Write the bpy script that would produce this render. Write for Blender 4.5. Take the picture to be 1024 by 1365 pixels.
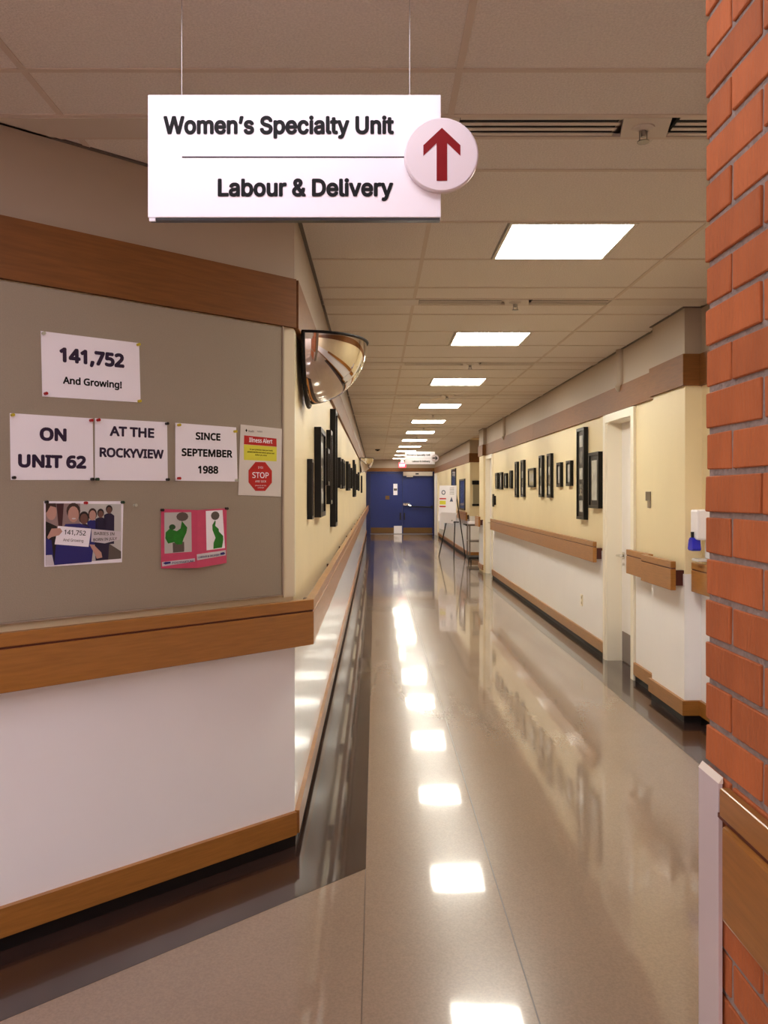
import bpy, bmesh, math, random, mathutils.geometry
from mathutils import Vector, Matrix
random.seed(7)
R = math.radians
scene = bpy.context.scene
for o in list(bpy.data.objects):
    bpy.data.objects.remove(o)
COL = scene.collection

# ------------------------------------------------------------------ camera
cd = bpy.data.cameras.new('camera')
cam = bpy.data.objects.new('camera', cd)
COL.objects.link(cam)
cam.location = (0, 0, 1.5)
cam.rotation_euler = (R(90), 0, 0)
cd.sensor_width = 36
cd.lens = 1080 / 1365 * 36
cd.shift_x = 11 / 1365
cd.shift_y = -25.5 / 1365
cd.clip_start = 0.02
scene.camera = cam

# ------------------------------------------------------------------ world, exposure
w = bpy.data.worlds.new('world')
scene.world = w
w.use_nodes = True
w.node_tree.nodes['Background'].inputs[0].default_value = (1.0, 0.86, 0.80, 1)
w.node_tree.nodes['Background'].inputs[1].default_value = 0.05
scene.view_settings.view_transform = 'Standard'
scene.view_settings.look = 'None'
scene.view_settings.gamma = 1
scene.view_settings.use_curve_mapping = False
scene.view_settings.exposure = 0.0
scene.cycles.max_bounces = 14
scene.cycles.diffuse_bounces = 10
scene.cycles.glossy_bounces = 6
CORR_LIGHT = 33.0          # troffers along the corridor
LOBBY_LIGHT = 26.0        # troffers of the lobby behind the camera
NEAR_LIGHT = 6.0          # the dimmer one between the sign and the camera
HC = 2.71                 # ceiling height

# ------------------------------------------------------------------ materials
def srgb(c):
    return tuple(((x / 255) / 12.92 if x / 255 <= 0.04045 else ((x / 255 + 0.055) / 1.055) ** 2.4) for x in c) + (1,)
MATS = {}
def mat(name, col, rough=0.5, metal=0.0, noise=0.0, scale=8.0, bump=0.0, bscale=60.0, emit=None, coat=0.0, spec=0.5, stretch=(1, 1, 1), rnd=0.0, trans=0.0, alpha=1.0, bdist=0.01):
    m = bpy.data.materials.new(name)
    m.use_nodes = True
    nt = m.node_tree
    b = nt.nodes['Principled BSDF']
    c = srgb(col)
    b.inputs['Base Color'].default_value = c
    b.inputs['Roughness'].default_value = rough
    b.inputs['Metallic'].default_value = metal
    b.inputs['Specular IOR Level'].default_value = spec
    b.inputs['Coat Weight'].default_value = coat
    b.inputs['Coat Roughness'].default_value = 0.08
    b.inputs['Transmission Weight'].default_value = trans
    b.inputs['Alpha'].default_value = alpha
    tc = nt.nodes.new('ShaderNodeTexCoord')
    mp = nt.nodes.new('ShaderNodeMapping')
    mp.inputs['Scale'].default_value = stretch
    nt.links.new(tc.outputs['Object'], mp.inputs['Vector'])
    last = None
    if noise > 0:
        n = nt.nodes.new('ShaderNodeTexNoise')
        n.inputs['Scale'].default_value = scale
        n.inputs['Detail'].default_value = 5
        nt.links.new(mp.outputs[0], n.inputs['Vector'])
        r = nt.nodes.new('ShaderNodeValToRGB')
        r.color_ramp.elements[0].position = 0.3
        r.color_ramp.elements[1].position = 0.7
        r.color_ramp.elements[0].color = tuple(x * (1 - noise) for x in c[:3]) + (1,)
        r.color_ramp.elements[1].color = tuple(min(1, x * (1 + noise)) for x in c[:3]) + (1,)
        nt.links.new(n.outputs['Fac'], r.inputs[0])
        last = r.outputs[0]
    if rnd > 0:
        oi = nt.nodes.new('ShaderNodeObjectInfo')
        hs = nt.nodes.new('ShaderNodeHueSaturation')
        mr = nt.nodes.new('ShaderNodeMapRange')
        mr.inputs['To Min'].default_value = 1 - rnd
        mr.inputs['To Max'].default_value = 1 + rnd
        nt.links.new(oi.outputs['Random'], mr.inputs['Value'])
        nt.links.new(mr.outputs[0], hs.inputs['Value'])
        if last: nt.links.new(last, hs.inputs['Color'])
        else: hs.inputs['Color'].default_value = c
        last = hs.outputs[0]
    if last: nt.links.new(last, b.inputs['Base Color'])
    if bump > 0:
        n2 = nt.nodes.new('ShaderNodeTexNoise')
        n2.inputs['Scale'].default_value = bscale
        n2.inputs['Detail'].default_value = 3
        nt.links.new(mp.outputs[0], n2.inputs['Vector'])
        bp = nt.nodes.new('ShaderNodeBump')
        bp.inputs['Strength'].default_value = bump
        bp.inputs['Distance'].default_value = bdist
        nt.links.new(n2.outputs['Fac'], bp.inputs['Height'])
        nt.links.new(bp.outputs[0], b.inputs['Normal'])
    if emit:
        b.inputs['Emission Color'].default_value = emit[0] + (1,)
        b.inputs['Emission Strength'].default_value = emit[1]
    MATS[name] = m
    return m

mat('cream', (232, 215, 176), 0.42, noise=0.03, scale=2, bump=0.05, bscale=120)
mat('frieze', (168, 150, 132), 0.5, noise=0.02, scale=2)
mat('wainscot', (247, 246, 248), 0.14, noise=0.01, scale=3, bump=0.04, bscale=5)
mat('tack_fabric', (156, 144, 126), 0.75, noise=0.04, scale=300, bump=0.15, bscale=400)
mat('lobby_wall', (232, 218, 208), 0.6)
mat('wood', (160, 106, 46), 0.34, noise=0.12, scale=9, stretch=(1, 1, 12), coat=0.2, bump=0.03, bscale=30)
mat('wood_band', (124, 78, 36), 0.5, spec=0.3, noise=0.13, scale=7, stretch=(1, 1, 14), coat=0.0)
mat('wood_groove', (92, 40, 22), 0.5)
mat('bracket', (74, 30, 24), 0.4)
mat('rubber', (22, 15, 14), 0.5, spec=0.3)
mat('ceiling_tile', (222, 214, 206), 0.9, noise=0.09, scale=140, bump=0.5, bscale=160, rnd=0.02)
mat('grid', (205, 190, 176), 0.6)
mat('vent_paint', (205, 194, 182), 0.45)
mat('dark', (14, 11, 11), 0.6)
mat('black_frame', (9, 7, 8), 0.35, spec=0.3)
mat('mat_board', (40, 34, 32), 0.5)
mat('mat_pale', (150, 140, 112), 0.4)
mat('print_grey', (186, 186, 182), 0.25, noise=0.3, scale=5)
mat('print_dark', (112, 110, 108), 0.25, noise=0.5, scale=5)
mat('door_white', (242, 238, 236), 0.3, noise=0.01)
mat('casing', (240, 232, 214), 0.3)
mat('steel', (160, 155, 150), 0.3, metal=1.0)
mat('kick_steel', (150, 140, 138), 0.4, metal=0.7)
mat('chrome', (225, 222, 215), 0.03, metal=1.0)
mat('mirror', (238, 232, 222), 0.015, metal=1.0)
mat('blue_door', (18, 38, 108), 0.35, noise=0.04)
mat('blue_frame', (20, 30, 84), 0.35)
mat('brass', (112, 82, 46), 0.45, metal=0.5)
mat('sign_white', (246, 240, 246), 0.28, spec=0.5)
mat('disc_white', (226, 214, 218), 0.4)
mat('sign_edge', (40, 36, 38), 0.3)
mat('ink', (10, 8, 10), 0.6, spec=0.2)
mat('ink_purple', (34, 8, 50), 0.5)
mat('arrow_red', (128, 4, 8), 0.5, spec=0.2)
mat('paper', (246, 242, 250), 0.6)
mat('paper_warm', (222, 216, 208), 0.35)
mat('alert_red', (190, 30, 30), 0.4)
mat('alert_yellow', (226, 222, 70), 0.4)
mat('pink', (204, 72, 108), 0.45, noise=0.06, scale=30)
mat('green', (24, 118, 24), 0.5, noise=0.2, scale=60)
mat('dark_green', (34, 78, 40), 0.5)
mat('skin', (190, 146, 132), 0.5)
mat('skin_dark', (110, 76, 66), 0.5)
mat('hair', (62, 40, 34), 0.5)
mat('hair_black', (26, 18, 20), 0.5)
mat('scrubs', (36, 34, 110), 0.5)
mat('scrubs_dark', (34, 24, 56), 0.5)
mat('print_wall', (150, 126, 124), 0.5)
mat('print_door', (72, 34, 38), 0.5)
mat('sepia', (92, 82, 76), 0.5)
mat('print_white', (205, 198, 204), 0.5)
mat('print_back', (192, 190, 186), 0.5)
mat('pin_red', (170, 20, 30), 0.3)
mat('pin_yellow', (200, 180, 40), 0.3)
mat('pin_black', (20, 18, 20), 0.3)
mat('pin_green', (30, 60, 40), 0.3)
mat('pin_clear', (190, 190, 170), 0.2)
mat('guard', (214, 202, 200), 0.35)
mat('mortar', (150, 136, 126), 0.95, noise=0.15, scale=60, bump=0.6, bscale=120)
mat('brick', (182, 102, 54), 0.8, noise=0.12, scale=14, bump=0.35, bscale=110, rnd=0.12, stretch=(1, 1, 0.35))
mat('plastic_white', (236, 232, 240), 0.25)
mat('plastic_clear', (215, 212, 214), 0.15)
mat('plastic_blue', (20, 26, 190), 0.2)
mat('plaque', (120, 108, 92), 0.35, metal=0.4)
mat('ivory', (226, 214, 186), 0.35)
mat('exit_red', (190, 20, 40), 0.4, emit=((1.0, 0.06, 0.12), 1.0))
mat('exit_letters', (255, 200, 200), 0.4, emit=((1.0, 0.5, 0.5), 1.2))
mat('lens', (255, 255, 255), 0.4, emit=((1.0, 0.965, 0.84), CORR_LIGHT))
mat('lens_lobby', (255, 255, 255), 0.4, emit=((0.94, 0.89, 1.0), LOBBY_LIGHT))
mat('lens_near', (255, 255, 255), 0.4, emit=((0.94, 0.89, 1.0), NEAR_LIGHT))
mat('light_frame', (225, 220, 210), 0.4)
mat('cart_grey', (120, 110, 104), 0.35, metal=0.5)
mat('box_tan', (190, 160, 110), 0.6)
mat('glass_blue', (84, 96, 130), 0.08)
mat('seam', (84, 64, 50), 0.3)

def floor_mat(name, col, rough, speck, streak=0.0):
    m = mat(name, col, rough)
    nt = m.node_tree
    b = nt.nodes['Principled BSDF']
    b.inputs['Coat Weight'].default_value = 1.0
    b.inputs['Coat IOR'].default_value = 1.55
    b.inputs['Coat Roughness'].default_value = 0.055
    tc = nt.nodes.new('ShaderNodeTexCoord')
    n = nt.nodes.new('ShaderNodeTexNoise'); n.inputs['Scale'].default_value = 130; n.inputs['Detail'].default_value = 3
    nt.links.new(tc.outputs['Object'], n.inputs['Vector'])
    n3 = nt.nodes.new('ShaderNodeTexNoise'); n3.inputs['Scale'].default_value = 1.6; n3.inputs['Detail'].default_value = 4
    nt.links.new(tc.outputs['Object'], n3.inputs['Vector'])
    add = nt.nodes.new('ShaderNodeMath'); add.operation = 'MULTIPLY_ADD'; add.inputs[1].default_value = 0.7; 
    nt.links.new(n.outputs['Fac'], add.inputs[0])
    mul = nt.nodes.new('ShaderNodeMath'); mul.operation = 'MULTIPLY'; mul.inputs[1].default_value = 0.3
    nt.links.new(n3.outputs['Fac'], mul.inputs[0]); nt.links.new(mul.outputs[0], add.inputs[2])
    r = nt.nodes.new('ShaderNodeValToRGB')
    c = srgb(col)
    r.color_ramp.elements[0].position = 0.34; r.color_ramp.elements[1].position = 0.66
    r.color_ramp.elements[0].color = tuple(x * (1 - speck) for x in c[:3]) + (1,)
    r.color_ramp.elements[1].color = tuple(x * (1 + speck) for x in c[:3]) + (1,)
    nt.links.new(add.outputs[0], r.inputs[0]); nt.links.new(r.outputs[0], b.inputs['Base Color'])
    # the wax coat is unevenly worn
    cw = nt.nodes.new('ShaderNodeMapRange'); cw.inputs['From Min'].default_value = 0.36; cw.inputs['From Max'].default_value = 0.64
    cw.inputs['To Min'].default_value = 0.5; cw.inputs['To Max'].default_value = 1.0
    n4 = nt.nodes.new('ShaderNodeTexNoise'); n4.inputs['Scale'].default_value = 1.0; n4.inputs['Detail'].default_value = 2
    m4 = nt.nodes.new('ShaderNodeMapping'); m4.inputs['Scale'].default_value = (2.6, 0.28, 1)
    nt.links.new(tc.outputs['Object'], m4.inputs['Vector']); nt.links.new(m4.outputs[0], n4.inputs['Vector']); nt.links.new(n4.outputs['Fac'], cw.inputs['Value'])
    nt.links.new(cw.outputs[0], b.inputs['Coat Weight'])
    # gentle waviness of the waxed floor
    mp = nt.nodes.new('ShaderNodeMapping'); mp.inputs['Scale'].default_value = (0.7, 1.6, 1); mp.inputs['Location'].default_value = (3.31, 47.17, 0.37)
    nt.links.new(tc.outputs['Object'], mp.inputs['Vector'])
    n2 = nt.nodes.new('ShaderNodeTexNoise'); n2.inputs['Scale'].default_value = 3.0; n2.inputs['Detail'].default_value = 2
    nt.links.new(mp.outputs[0], n2.inputs['Vector'])
    bp = nt.nodes.new('ShaderNodeBump'); bp.inputs['Strength'].default_value = 0.10; bp.inputs['Distance'].default_value = 0.006
    nt.links.new(n2.outputs['Fac'], bp.inputs['Height'])
    nt.links.new(bp.outputs[0], b.inputs['Normal']); nt.links.new(bp.outputs[0], b.inputs['Coat Normal'])
    return m
floor_mat('floor', (147, 125, 107), 0.24, 0.10)
floor_mat('floor_border', (54, 38, 34), 0.2, 0.08)

# ------------------------------------------------------------------ helpers
def BM(): return bmesh.new()
def add_box(bm, x0, x1, y0, y1, z0, z1, bev=0.0):
    vs = [bm.verts.new((x, y, z)) for z in (z0, z1) for y in (y0, y1) for x in (x0, x1)]
    fs = [(0, 2, 3, 1), (4, 5, 7, 6), (0, 1, 5, 4), (2, 6, 7, 3), (0, 4, 6, 2), (1, 3, 7, 5)]
    faces = [bm.faces.new([vs[i] for i in f]) for f in fs]
    if bev > 0:
        es = list({e for f in faces for e in f.edges})
        bmesh.ops.bevel(bm, geom=es, offset=bev, segments=2, affect='EDGES', profile=0.5)
    return bm
def box(x0, x1, y0, y1, z0, z1, bev=0.0):
    return add_box(BM(), x0, x1, y0, y1, z0, z1, bev)
def add_prism(bm, poly, z0, z1):
    """closed plan polygon (x, y) extruded between z0 and z1"""
    n = len(poly)
    a = [bm.verts.new((p[0], p[1], z0)) for p in poly]
    b = [bm.verts.new((p[0], p[1], z1)) for p in poly]
    bm.faces.new(a[::-1]); bm.faces.new(b)
    for i in range(n):
        bm.faces.new((a[i], a[(i + 1) % n], b[(i + 1) % n], b[i]))
    return bm
def add_slab(bm, poly, y0, y1):
    """polygon in the x-z plane extruded between y0 and y1 (front is y0)"""
    n = len(poly)
    a = [bm.verts.new((p[0], y0, p[1])) for p in poly]
    b = [bm.verts.new((p[0], y1, p[1])) for p in poly]
    bm.faces.new(a); bm.faces.new(b[::-1])
    for i in range(n):
        bm.faces.new((a[(i + 1) % n], a[i], b[i], b[(i + 1) % n]))
    return bm
def add_cyl(bm, p0, p1, r0, r1=None, n=12):
    r1 = r0 if r1 is None else r1
    p0, p1 = Vector(p0), Vector(p1)
    d = (p1 - p0).normalized()
    q = d.to_track_quat('Z', 'Y').to_matrix()
    A, B = [], []
    for i in range(n):
        t = 2 * math.pi * i / n
        u = q @ Vector((math.cos(t), math.sin(t), 0))
        A.append(bm.verts.new(p0 + u * r0)); B.append(bm.verts.new(p1 + u * r1))
    bm.faces.new(A[::-1]); bm.faces.new(B)
    for i in range(n):
        bm.faces.new((A[i], A[(i + 1) % n], B[(i + 1) % n], B[i]))
    return bm
def finish(name, bm, m, parent=None, smooth=False):
    bmesh.ops.recalc_face_normals(bm, faces=bm.faces)
    me = bpy.data.meshes.new(name)
    bm.to_mesh(me); bm.free()
    if smooth:
        for p in me.polygons: p.use_smooth = True
    me.materials.append(MATS[m] if isinstance(m, str) else m)
    o = bpy.data.objects.new(name, me)
    COL.objects.link(o)
    if parent is not None: o.parent = parent
    return o
def tag(o, label=None, cat=None, group=None, kind=None):
    if label: o['label'] = label
    if cat: o['category'] = cat
    if group: o['group'] = group
    if kind: o['kind'] = kind
    return o
def struct(name, bm, m, label=None):
    o = finish(name, bm, m)
    # put the origin at the base centre
    vs = [v.co for v in o.data.vertices]
    lo = Vector([min(v[i] for v in vs) for i in range(3)]); hi = Vector([max(v[i] for v in vs) for i in range(3)])
    c = Vector(((lo.x + hi.x) / 2, (lo.y + hi.y) / 2, lo.z))
    o.data.transform(Matrix.Translation(-c)); o.location = c
    o['kind'] = 'structure'
    if label: o['label'] = label
    return o
def wpart(name, bm, m, parent, smooth=False):
    """a part given in world coordinates below a parent that is only translated"""
    o = finish(name, bm, m, parent, smooth)
    g = parent; off = Vector((0, 0, 0))
    while g is not None:
        off += g.location; g = g.parent
    o.data.transform(Matrix.Translation(-off))
    return o
def thing(name, label, cat, loc=(0, 0, 0), rz=0.0, group=None, kind=None):
    o = bpy.data.objects.new(name, None)
    COL.objects.link(o)
    o.empty_display_size = 0.1
    o.location = loc; o.rotation_euler = (0, 0, rz)
    if kind == 'structure':
        o['kind'] = kind
        if label: o['label'] = label
    else:
        tag(o, label, cat, group)
    return o
def copy_tree(o, parent=None):
    c = o.copy(); COL.objects.link(c)
    if parent is not None: c.parent = parent
    for ch in list(o.children): copy_tree(ch, c)
    return c

def offset_path(pts, d, side):
    """mitred offset; side=+1: to the left of travel, -1: to the right"""
    out = []
    n = len(pts)
    dirs = [(Vector(pts[i + 1]) - Vector(pts[i])).normalized() for i in range(n - 1)]
    nor = [Vector((-v.y, v.x)) * side for v in dirs]
    for i in range(n):
        p = Vector(pts[i])
        if i == 0: out.append(p + nor[0] * d)
        elif i == n - 1: out.append(p + nor[-1] * d)
        else:
            a, b = nor[i - 1], nor[i]
            m = (a + b); m = m / m.length_squared * 2
            out.append(p + m * d)
    return out
def strip_bm(bm, pts, d0, d1, z0, z1, side):
    a = offset_path(pts, d0, side); b = offset_path(pts, d1, side)
    for i in range(len(pts) - 1):
        add_prism(bm, [a[i], a[i + 1], b[i + 1], b[i]], z0, z1)
    return bm
def strip(pts, d0, d1, z0, z1, side):
    a = offset_path(pts, d0, side); b = offset_path(pts, d1, side)
    return add_prism(BM(), [tuple(p) for p in a] + [tuple(p) for p in reversed(b)], z0, z1)

def load_font(f):
    try:
        import os
        return bpy.data.fonts.load(os.path.join(bpy.utils.resource_path('LOCAL'), 'datafiles', 'fonts', f))
    except Exception:
        return None
FONT_SIGN = load_font('Inter.woff2')             # fonts that ship with Blender itself
FONT_PAPER = load_font('NotoSansHebrew-Regular.woff2')
_text = {}
def text_geo(s, font):
    k = (s, font.name if font else '')
    if k in _text: return _text[k]
    cu = bpy.data.curves.new('t', 'FONT')
    if font: cu.font = font
    cu.body = s; cu.resolution_u = 4; cu.fill_mode = 'NONE'
    ob = bpy.data.objects.new('t', cu); COL.objects.link(ob)
    dg = bpy.context.evaluated_depsgraph_get()
    me = bpy.data.meshes.new_from_object(ob.evaluated_get(dg))
    bpy.data.objects.remove(ob)
    pv = [Vector((v.co.x, v.co.y)) for v in me.vertices]
    nxt = {}
    for e in me.edges: nxt.setdefault(e.vertices[0], []).append(e.vertices[1]); nxt.setdefault(e.vertices[1], []).append(e.vertices[0])
    loops, seen = [], set()
    for a in list(nxt):                      # walk the closed outlines
        if a in seen: continue
        lp = [a]; seen.add(a); cur = nxt[a][0] if len(nxt[a]) < 2 or nxt[a][0] == a + 1 else nxt[a][1]
        while cur not in seen:
            seen.add(cur); lp.append(cur)
            c = [q for q in nxt[cur] if q not in seen]
            if not c: break
            cur = c[0]
        loops.append(lp)
    # signed winding keeps overlapping strokes solid and counters open
    def wind(p):
        w_ = 0
        for lp in loops:
            for q in range(len(lp)):
                a, b = pv[lp[q]], pv[lp[(q + 1) % len(lp)]]
                if a.y <= p.y:
                    if b.y > p.y and (b.x - a.x) * (p.y - a.y) - (p.x - a.x) * (b.y - a.y) > 0: w_ += 1
                elif b.y <= p.y and (b.x - a.x) * (p.y - a.y) - (p.x - a.x) * (b.y - a.y) < 0: w_ -= 1
        return w_
    ed = [(lp[q], lp[(q + 1) % len(lp)]) for lp in loops for q in range(len(lp))]
    rv, _e, rf, _1, _2, _3 = mathutils.geometry.delaunay_2d_cdt(pv, ed, [], 0, 1e-5, True)
    fs = []
    for f in rf:
        c = sum((rv[q] for q in f), Vector((0, 0))) / len(f)
        if wind(c) != 0: fs.append(tuple(f))
    vs = [(v.x, v.y, 0) for v in rv]
    _text[k] = (vs, fs)
    return _text[k]
def writing(name, s, xa, xb, zbase, cap, y, m, parent, bold=0.025, rot=0.0, font='paper'):
    """flat lettering on the x-z plane: spans xa..xb, baseline zbase, capital height cap"""
    font = FONT_SIGN if font == 'sign' else FONT_PAPER
    vs, fs = text_geo(s, font)
    hv, _ = text_geo('H', font)
    caph = max(v[1] for v in hv)
    lo = min(v[0] for v in vs); hi = max(v[0] for v in vs)
    sz = cap / caph; d = bold * sz * 0.9
    sx = (xb - xa - 2 * d) / (hi - lo); sz = (cap - 2 * d) / caph; zbase += d; xa += d; xb -= d
    me = bpy.data.meshes.new(name)
    cx = (xa + xb) / 2
    out = []; allf = []
    for k, (ox, oz) in enumerate([(0, 0)] + ([(d * math.cos(i * math.pi / 5), d * math.sin(i * math.pi / 5)) for i in range(10)] if bold > 0 else [])):
        n0 = len(out)
        for v in vs:
            x = xa + (v[0] - lo) * sx - cx + ox; z = v[1] * sz + oz
            out.append((cx + x * math.cos(rot) - z * math.sin(rot), y - k * 0.00001, zbase + x * math.sin(rot) + z * math.cos(rot)))
        allf += [tuple(i + n0 for i in f) for f in fs]
    fs = allf
    me.from_pydata(out, [], fs)
    me.materials.append(MATS[m])
    o = bpy.data.objects.new(name, me); COL.objects.link(o); o.parent = parent
    return o
def ell(cx, cz, rx, rz, n=16, a0=0, a1=360):
    return [(cx + rx * math.cos(R(a0 + (a1 - a0) * i / n)), cz + rz * math.sin(R(a0 + (a1 - a0) * i / n))) for i in range(n if a1 - a0 >= 360 else n + 1)]

# ================================================================== SETTING
C0 = (-0.351, 3.45)                         # outer corner of the angled wall
DD = (0.7421, 0.6703)                       # direction of the angled wall towards that corner
D_FAR = (C0[0] - 3.6 * DD[0], C0[1] - 3.6 * DD[1])
LX = -0.351
YEND = 29.5
YB = -2.32
XR = 2.08                                   # main face of the right wall
# ---- floor
fl = struct('floor', box(-3.6, 4.2, YB - 0.1, YEND + 0.2, -0.12, 0.0), 'floor')
bl = [(-0.04, 3.233), (-0.04, YEND), (LX, YEND), C0, D_FAR, (D_FAR[0] + 0.385 * 0.67, D_FAR[1] - 0.385 * 0.742)]
wpart('floor_border', add_prism(BM(), bl, -0.001, 0.0012), 'floor_border', fl)
br = [(1.79, 1.6), (2.13, 1.6), (2.13, 5.29), (2.02, 5.29), (2.02, 5.9), (XR, 5.9), (XR, 6.56), (2.2, 6.56), (2.2, 7.24), (XR, 7.24), (XR, 15.2), (2.02, 15.2), (2.02, 15.8), (2.02, 16.0), (1.79, 16.0)]
wpart('floor_border', add_prism(BM(), br, -0.001, 0.0012), 'floor_border', fl)
br2 = [(1.85, 18.3), (2.15, 18.3), (2.15, YEND), (1.85, YEND)]
wpart('floor_border', add_prism(BM(), br2, -0.001, 0.0012), 'floor_border', fl)
wpart('floor_seam', box(0.462, 0.466, 1.2, YEND, 0, 0.0011), 'seam', fl)
wpart('floor_seam', box(-0.042, -0.039, 1.2, 3.233, 0, 0.0010), 'seam', fl)

# ---- ceiling
ceil = struct('ceiling', box(-3.6, 4.2, YB - 0.1, YEND + 0.2, 2.75, 2.9), 'grid')
def clip(poly, a, b, c):
    """keep a*x + b*y <= c"""
    out = []
    for i in range(len(poly)):
        p, q = poly[i], poly[(i + 1) % len(poly)]
        dp = a * p[0] + b * p[1] - c; dq = a * q[0] + b * q[1] - c
        if dp <= 0: out.append(p)
        if dp * dq < 0:
            t = dp / (dp - dq); out.append((p[0] + (q[0] - p[0]) * t, p[1] + (q[1] - p[1]) * t))
    return out
N0 = (0.6703, -0.7421)                      # room-side normal of the angled wall
DN = N0[0] * C0[0] + N0[1] * C0[1]
colsX = [-3.51, -2.26, -1.01, 0.24, 1.49, 2.13]
tiles = []
for k in range(-2, 11):
    S = 2.60 + 2.46 * k
    rows = [S + 0.16, S + 0.44, S + 1.02, S + 1.60, S + 2.18, S + 2.46]
    for i in range(5):
        y0, y1 = rows[i], min(rows[i + 1], YEND)
        if y1 - y0 < 0.05 or y0 < YB: continue
        if y0 > 3.4 or True:
            for j in range(5):
                x0, x1 = colsX[j], colsX[j + 1]
                if y0 >= 3.45:
                    if x1 < 0: continue
                    x0 = max(x0, LX)
                if y0 > 16 and j == 4: x1 = 2.15
                elif y0 > 5.3 and j == 4: x1 = 2.08
                if i == 2 and k >= 0 and j == 3:
                    tiles.append([(x0, y0), (0.60, y0), (0.60, y1), (x0, y1)])
                    tiles.append([(1.18, y0), (x1, y0), (x1, y1), (1.18, y1)])
                    continue
                if i == 2 and k == -1 and j == 2:
                    continue                 # lobby troffer, built below
                if i == 2 and k == -2 and j in (1, 3):
                    continue
                p = [(x0, y0), (x1, y0), (x1, y1), (x0, y1)]
                if y0 < 3.45:
                    p = [(x0, y0), (x1, y0), (x1, y1), (x0, y1)]
                    q = clip(p, -N0[0], -N0[1], -(DN + 0.002))
                    if y1 > 3.45 - 1e-6 or x1 > LX:
                        # right of the corner nothing is clipped by the angled wall
                        if x0 >= LX - 1e-6: q = p
                    p = q
                if len(p) >= 3: tiles.append(p)
def inset(p, d):
    cx = sum(q[0] for q in p) / len(p); cy = sum(q[1] for q in p) / len(p)
    x0, x1 = min(q[0] for q in p), max(q[0] for q in p); y0, y1 = min(q[1] for q in p), max(q[1] for q in p)
    return [(q[0] + (d if q[0] < cx else -d), q[1] + (d if q[1] < cy else -d)) for q in p]
mesh_cache = {}
for p in tiles:
    cx = sum(q[0] for q in p) / len(p); cy = sum(q[1] for q in p) / len(p)
    key = tuple((round(q[0] - cx, 3), round(q[1] - cy, 3)) for q in p)
    if key not in mesh_cache:
        o = finish('ceiling_tile', add_prism(BM(), inset(list(key), 0.006), 0, 0.016), 'ceiling_tile', ceil)
        mesh_cache[key] = o.data
    else:
        o = bpy.data.objects.new('ceiling_tile', mesh_cache[key]); COL.objects.link(o); o.parent = ceil
    o.location = Vector((cx, cy, HC + 0.002)) - ceil.location
g = BM()
def bar_y(x, y0, y1, w=0.010): add_box(g, x - w, x + w, y0, y1, HC - 0.001, HC + 0.010)
bar_y(0.24, YB, YEND); bar_y(1.49, YB, YEND)
bar_y(-1.01, YB, 2.84); bar_y(-2.26, YB, 1.68)
for k in range(-2, 11):
    S = 2.60 + 2.46 * k
    for dy in (0.0, 0.16, 0.44, 1.02, 1.60, 2.18):
        y = S + dy
        if y > YEND or y < YB: continue
        xl = LX if y >= 3.45 else max(-3.5, C0[0] + (y - 3.45) / DD[1] * DD[0])
        add_box(g, xl + 0.004, 2.13 if y < 5.3 else (2.08 if y < 15.9 else 2.15), y - 0.009, y + 0.009, HC - 0.0018, HC + 0.010)
wpart('ceiling_grid', g, 'grid', ceil)
g = BM()
for k in range(-1, 11):
    S = 2.60 + 2.46 * k
    xl = LX + 0.005 if S > 3.45 else C0[0] + (S - 3.45) / DD[1] * DD[0] + 0.2
    q = [(-3.5, S + 0.009), (0.272, S + 0.009), (0.272, S + 0.151), (-3.5, S + 0.151)]
    q = clip(q, -N0[0], -N0[1], -(DN + 0.002)) if S < 3.4 else [(LX, S + 0.009), (0.272, S + 0.009), (0.272, S + 0.151), (LX, S + 0.151)]
    add_prism(g, q, HC - 0.004, HC + 0.01)
    add_box(g, 1.482, 2.13 if S < 5.3 else 2.08, S + 0.009, S + 0.151, HC - 0.004, HC + 0.01)
wpart('blank_strip_panel', g, 'vent_paint', ceil)
g = strip_bm(BM(), [D_FAR, C0, (LX, YEND)], 0, 0.02, HC - 0.004, HC + 0.004, -1)
strip_bm(g, [(2.13, YB), (2.13, 5.29), (2.02, 5.29), (2.02, 5.9), (XR, 5.9), (XR, 15.2), (2.02, 15.2), (2.02, 15.8)], 0, 0.02, HC - 0.004, HC + 0.004, 1)
strip_bm(g, [(2.15, 18.5), (2.15, YEND)], 0, 0.02, HC - 0.004, HC + 0.004, 1)
wpart('wall_angle_shadow_line', g, 'sepia', ceil)  # wall angle coloured dark to stand for the shadow line under the ceiling edge

# ---- left walls
def wall_parts(w, pts, side, lower=True, frieze=True, band=True, base=True):
    if frieze: wpart('upper_wall', strip(pts, 0, 0.004, 2.40, HC, side), 'frieze', w)
    if lower: wpart('wainscot', strip(pts, 0, 0.006, 0.10, 0.97, side), 'wainscot', w)
    if base: wpart('cove_base', strip(pts, 0, 0.010, 0.0, 0.05, side), 'rubber', w)
wl = struct('wall_left', strip([D_FAR, C0, (LX, YEND)], -0.12, 0, 0, 2.8, -1), 'cream')
wall_parts(wl, [D_FAR, C0, (LX, YEND)], -1)
# bands and baseboards of the left side
struct('trim_1', strip([D_FAR, C0], 0, 0.022, 2.20, 2.405, -1), 'wood_band')
struct('trim_2', strip([C0, (LX, 13.0)], 0, 0.022, 2.20, 2.405, -1), 'wood_band')
struct('trim_3', strip([(LX, 13.004), (LX, YEND - 0.1)], 0, 0.022, 2.20, 2.405, -1), 'wood_band')
def baseboard(name, pts, side):
    o = struct(name, strip(pts, 0, 0.026, 0.052, 0.148, side), 'wood')
    return o
pl = offset_path([D_FAR, C0, (LX, YEND - 0.1)], 0, -1)
baseboard('baseboard_angled', [D_FAR, C0], -1)
baseboard('baseboard_left', [C0, (LX, YEND - 0.1)], -1)

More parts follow.
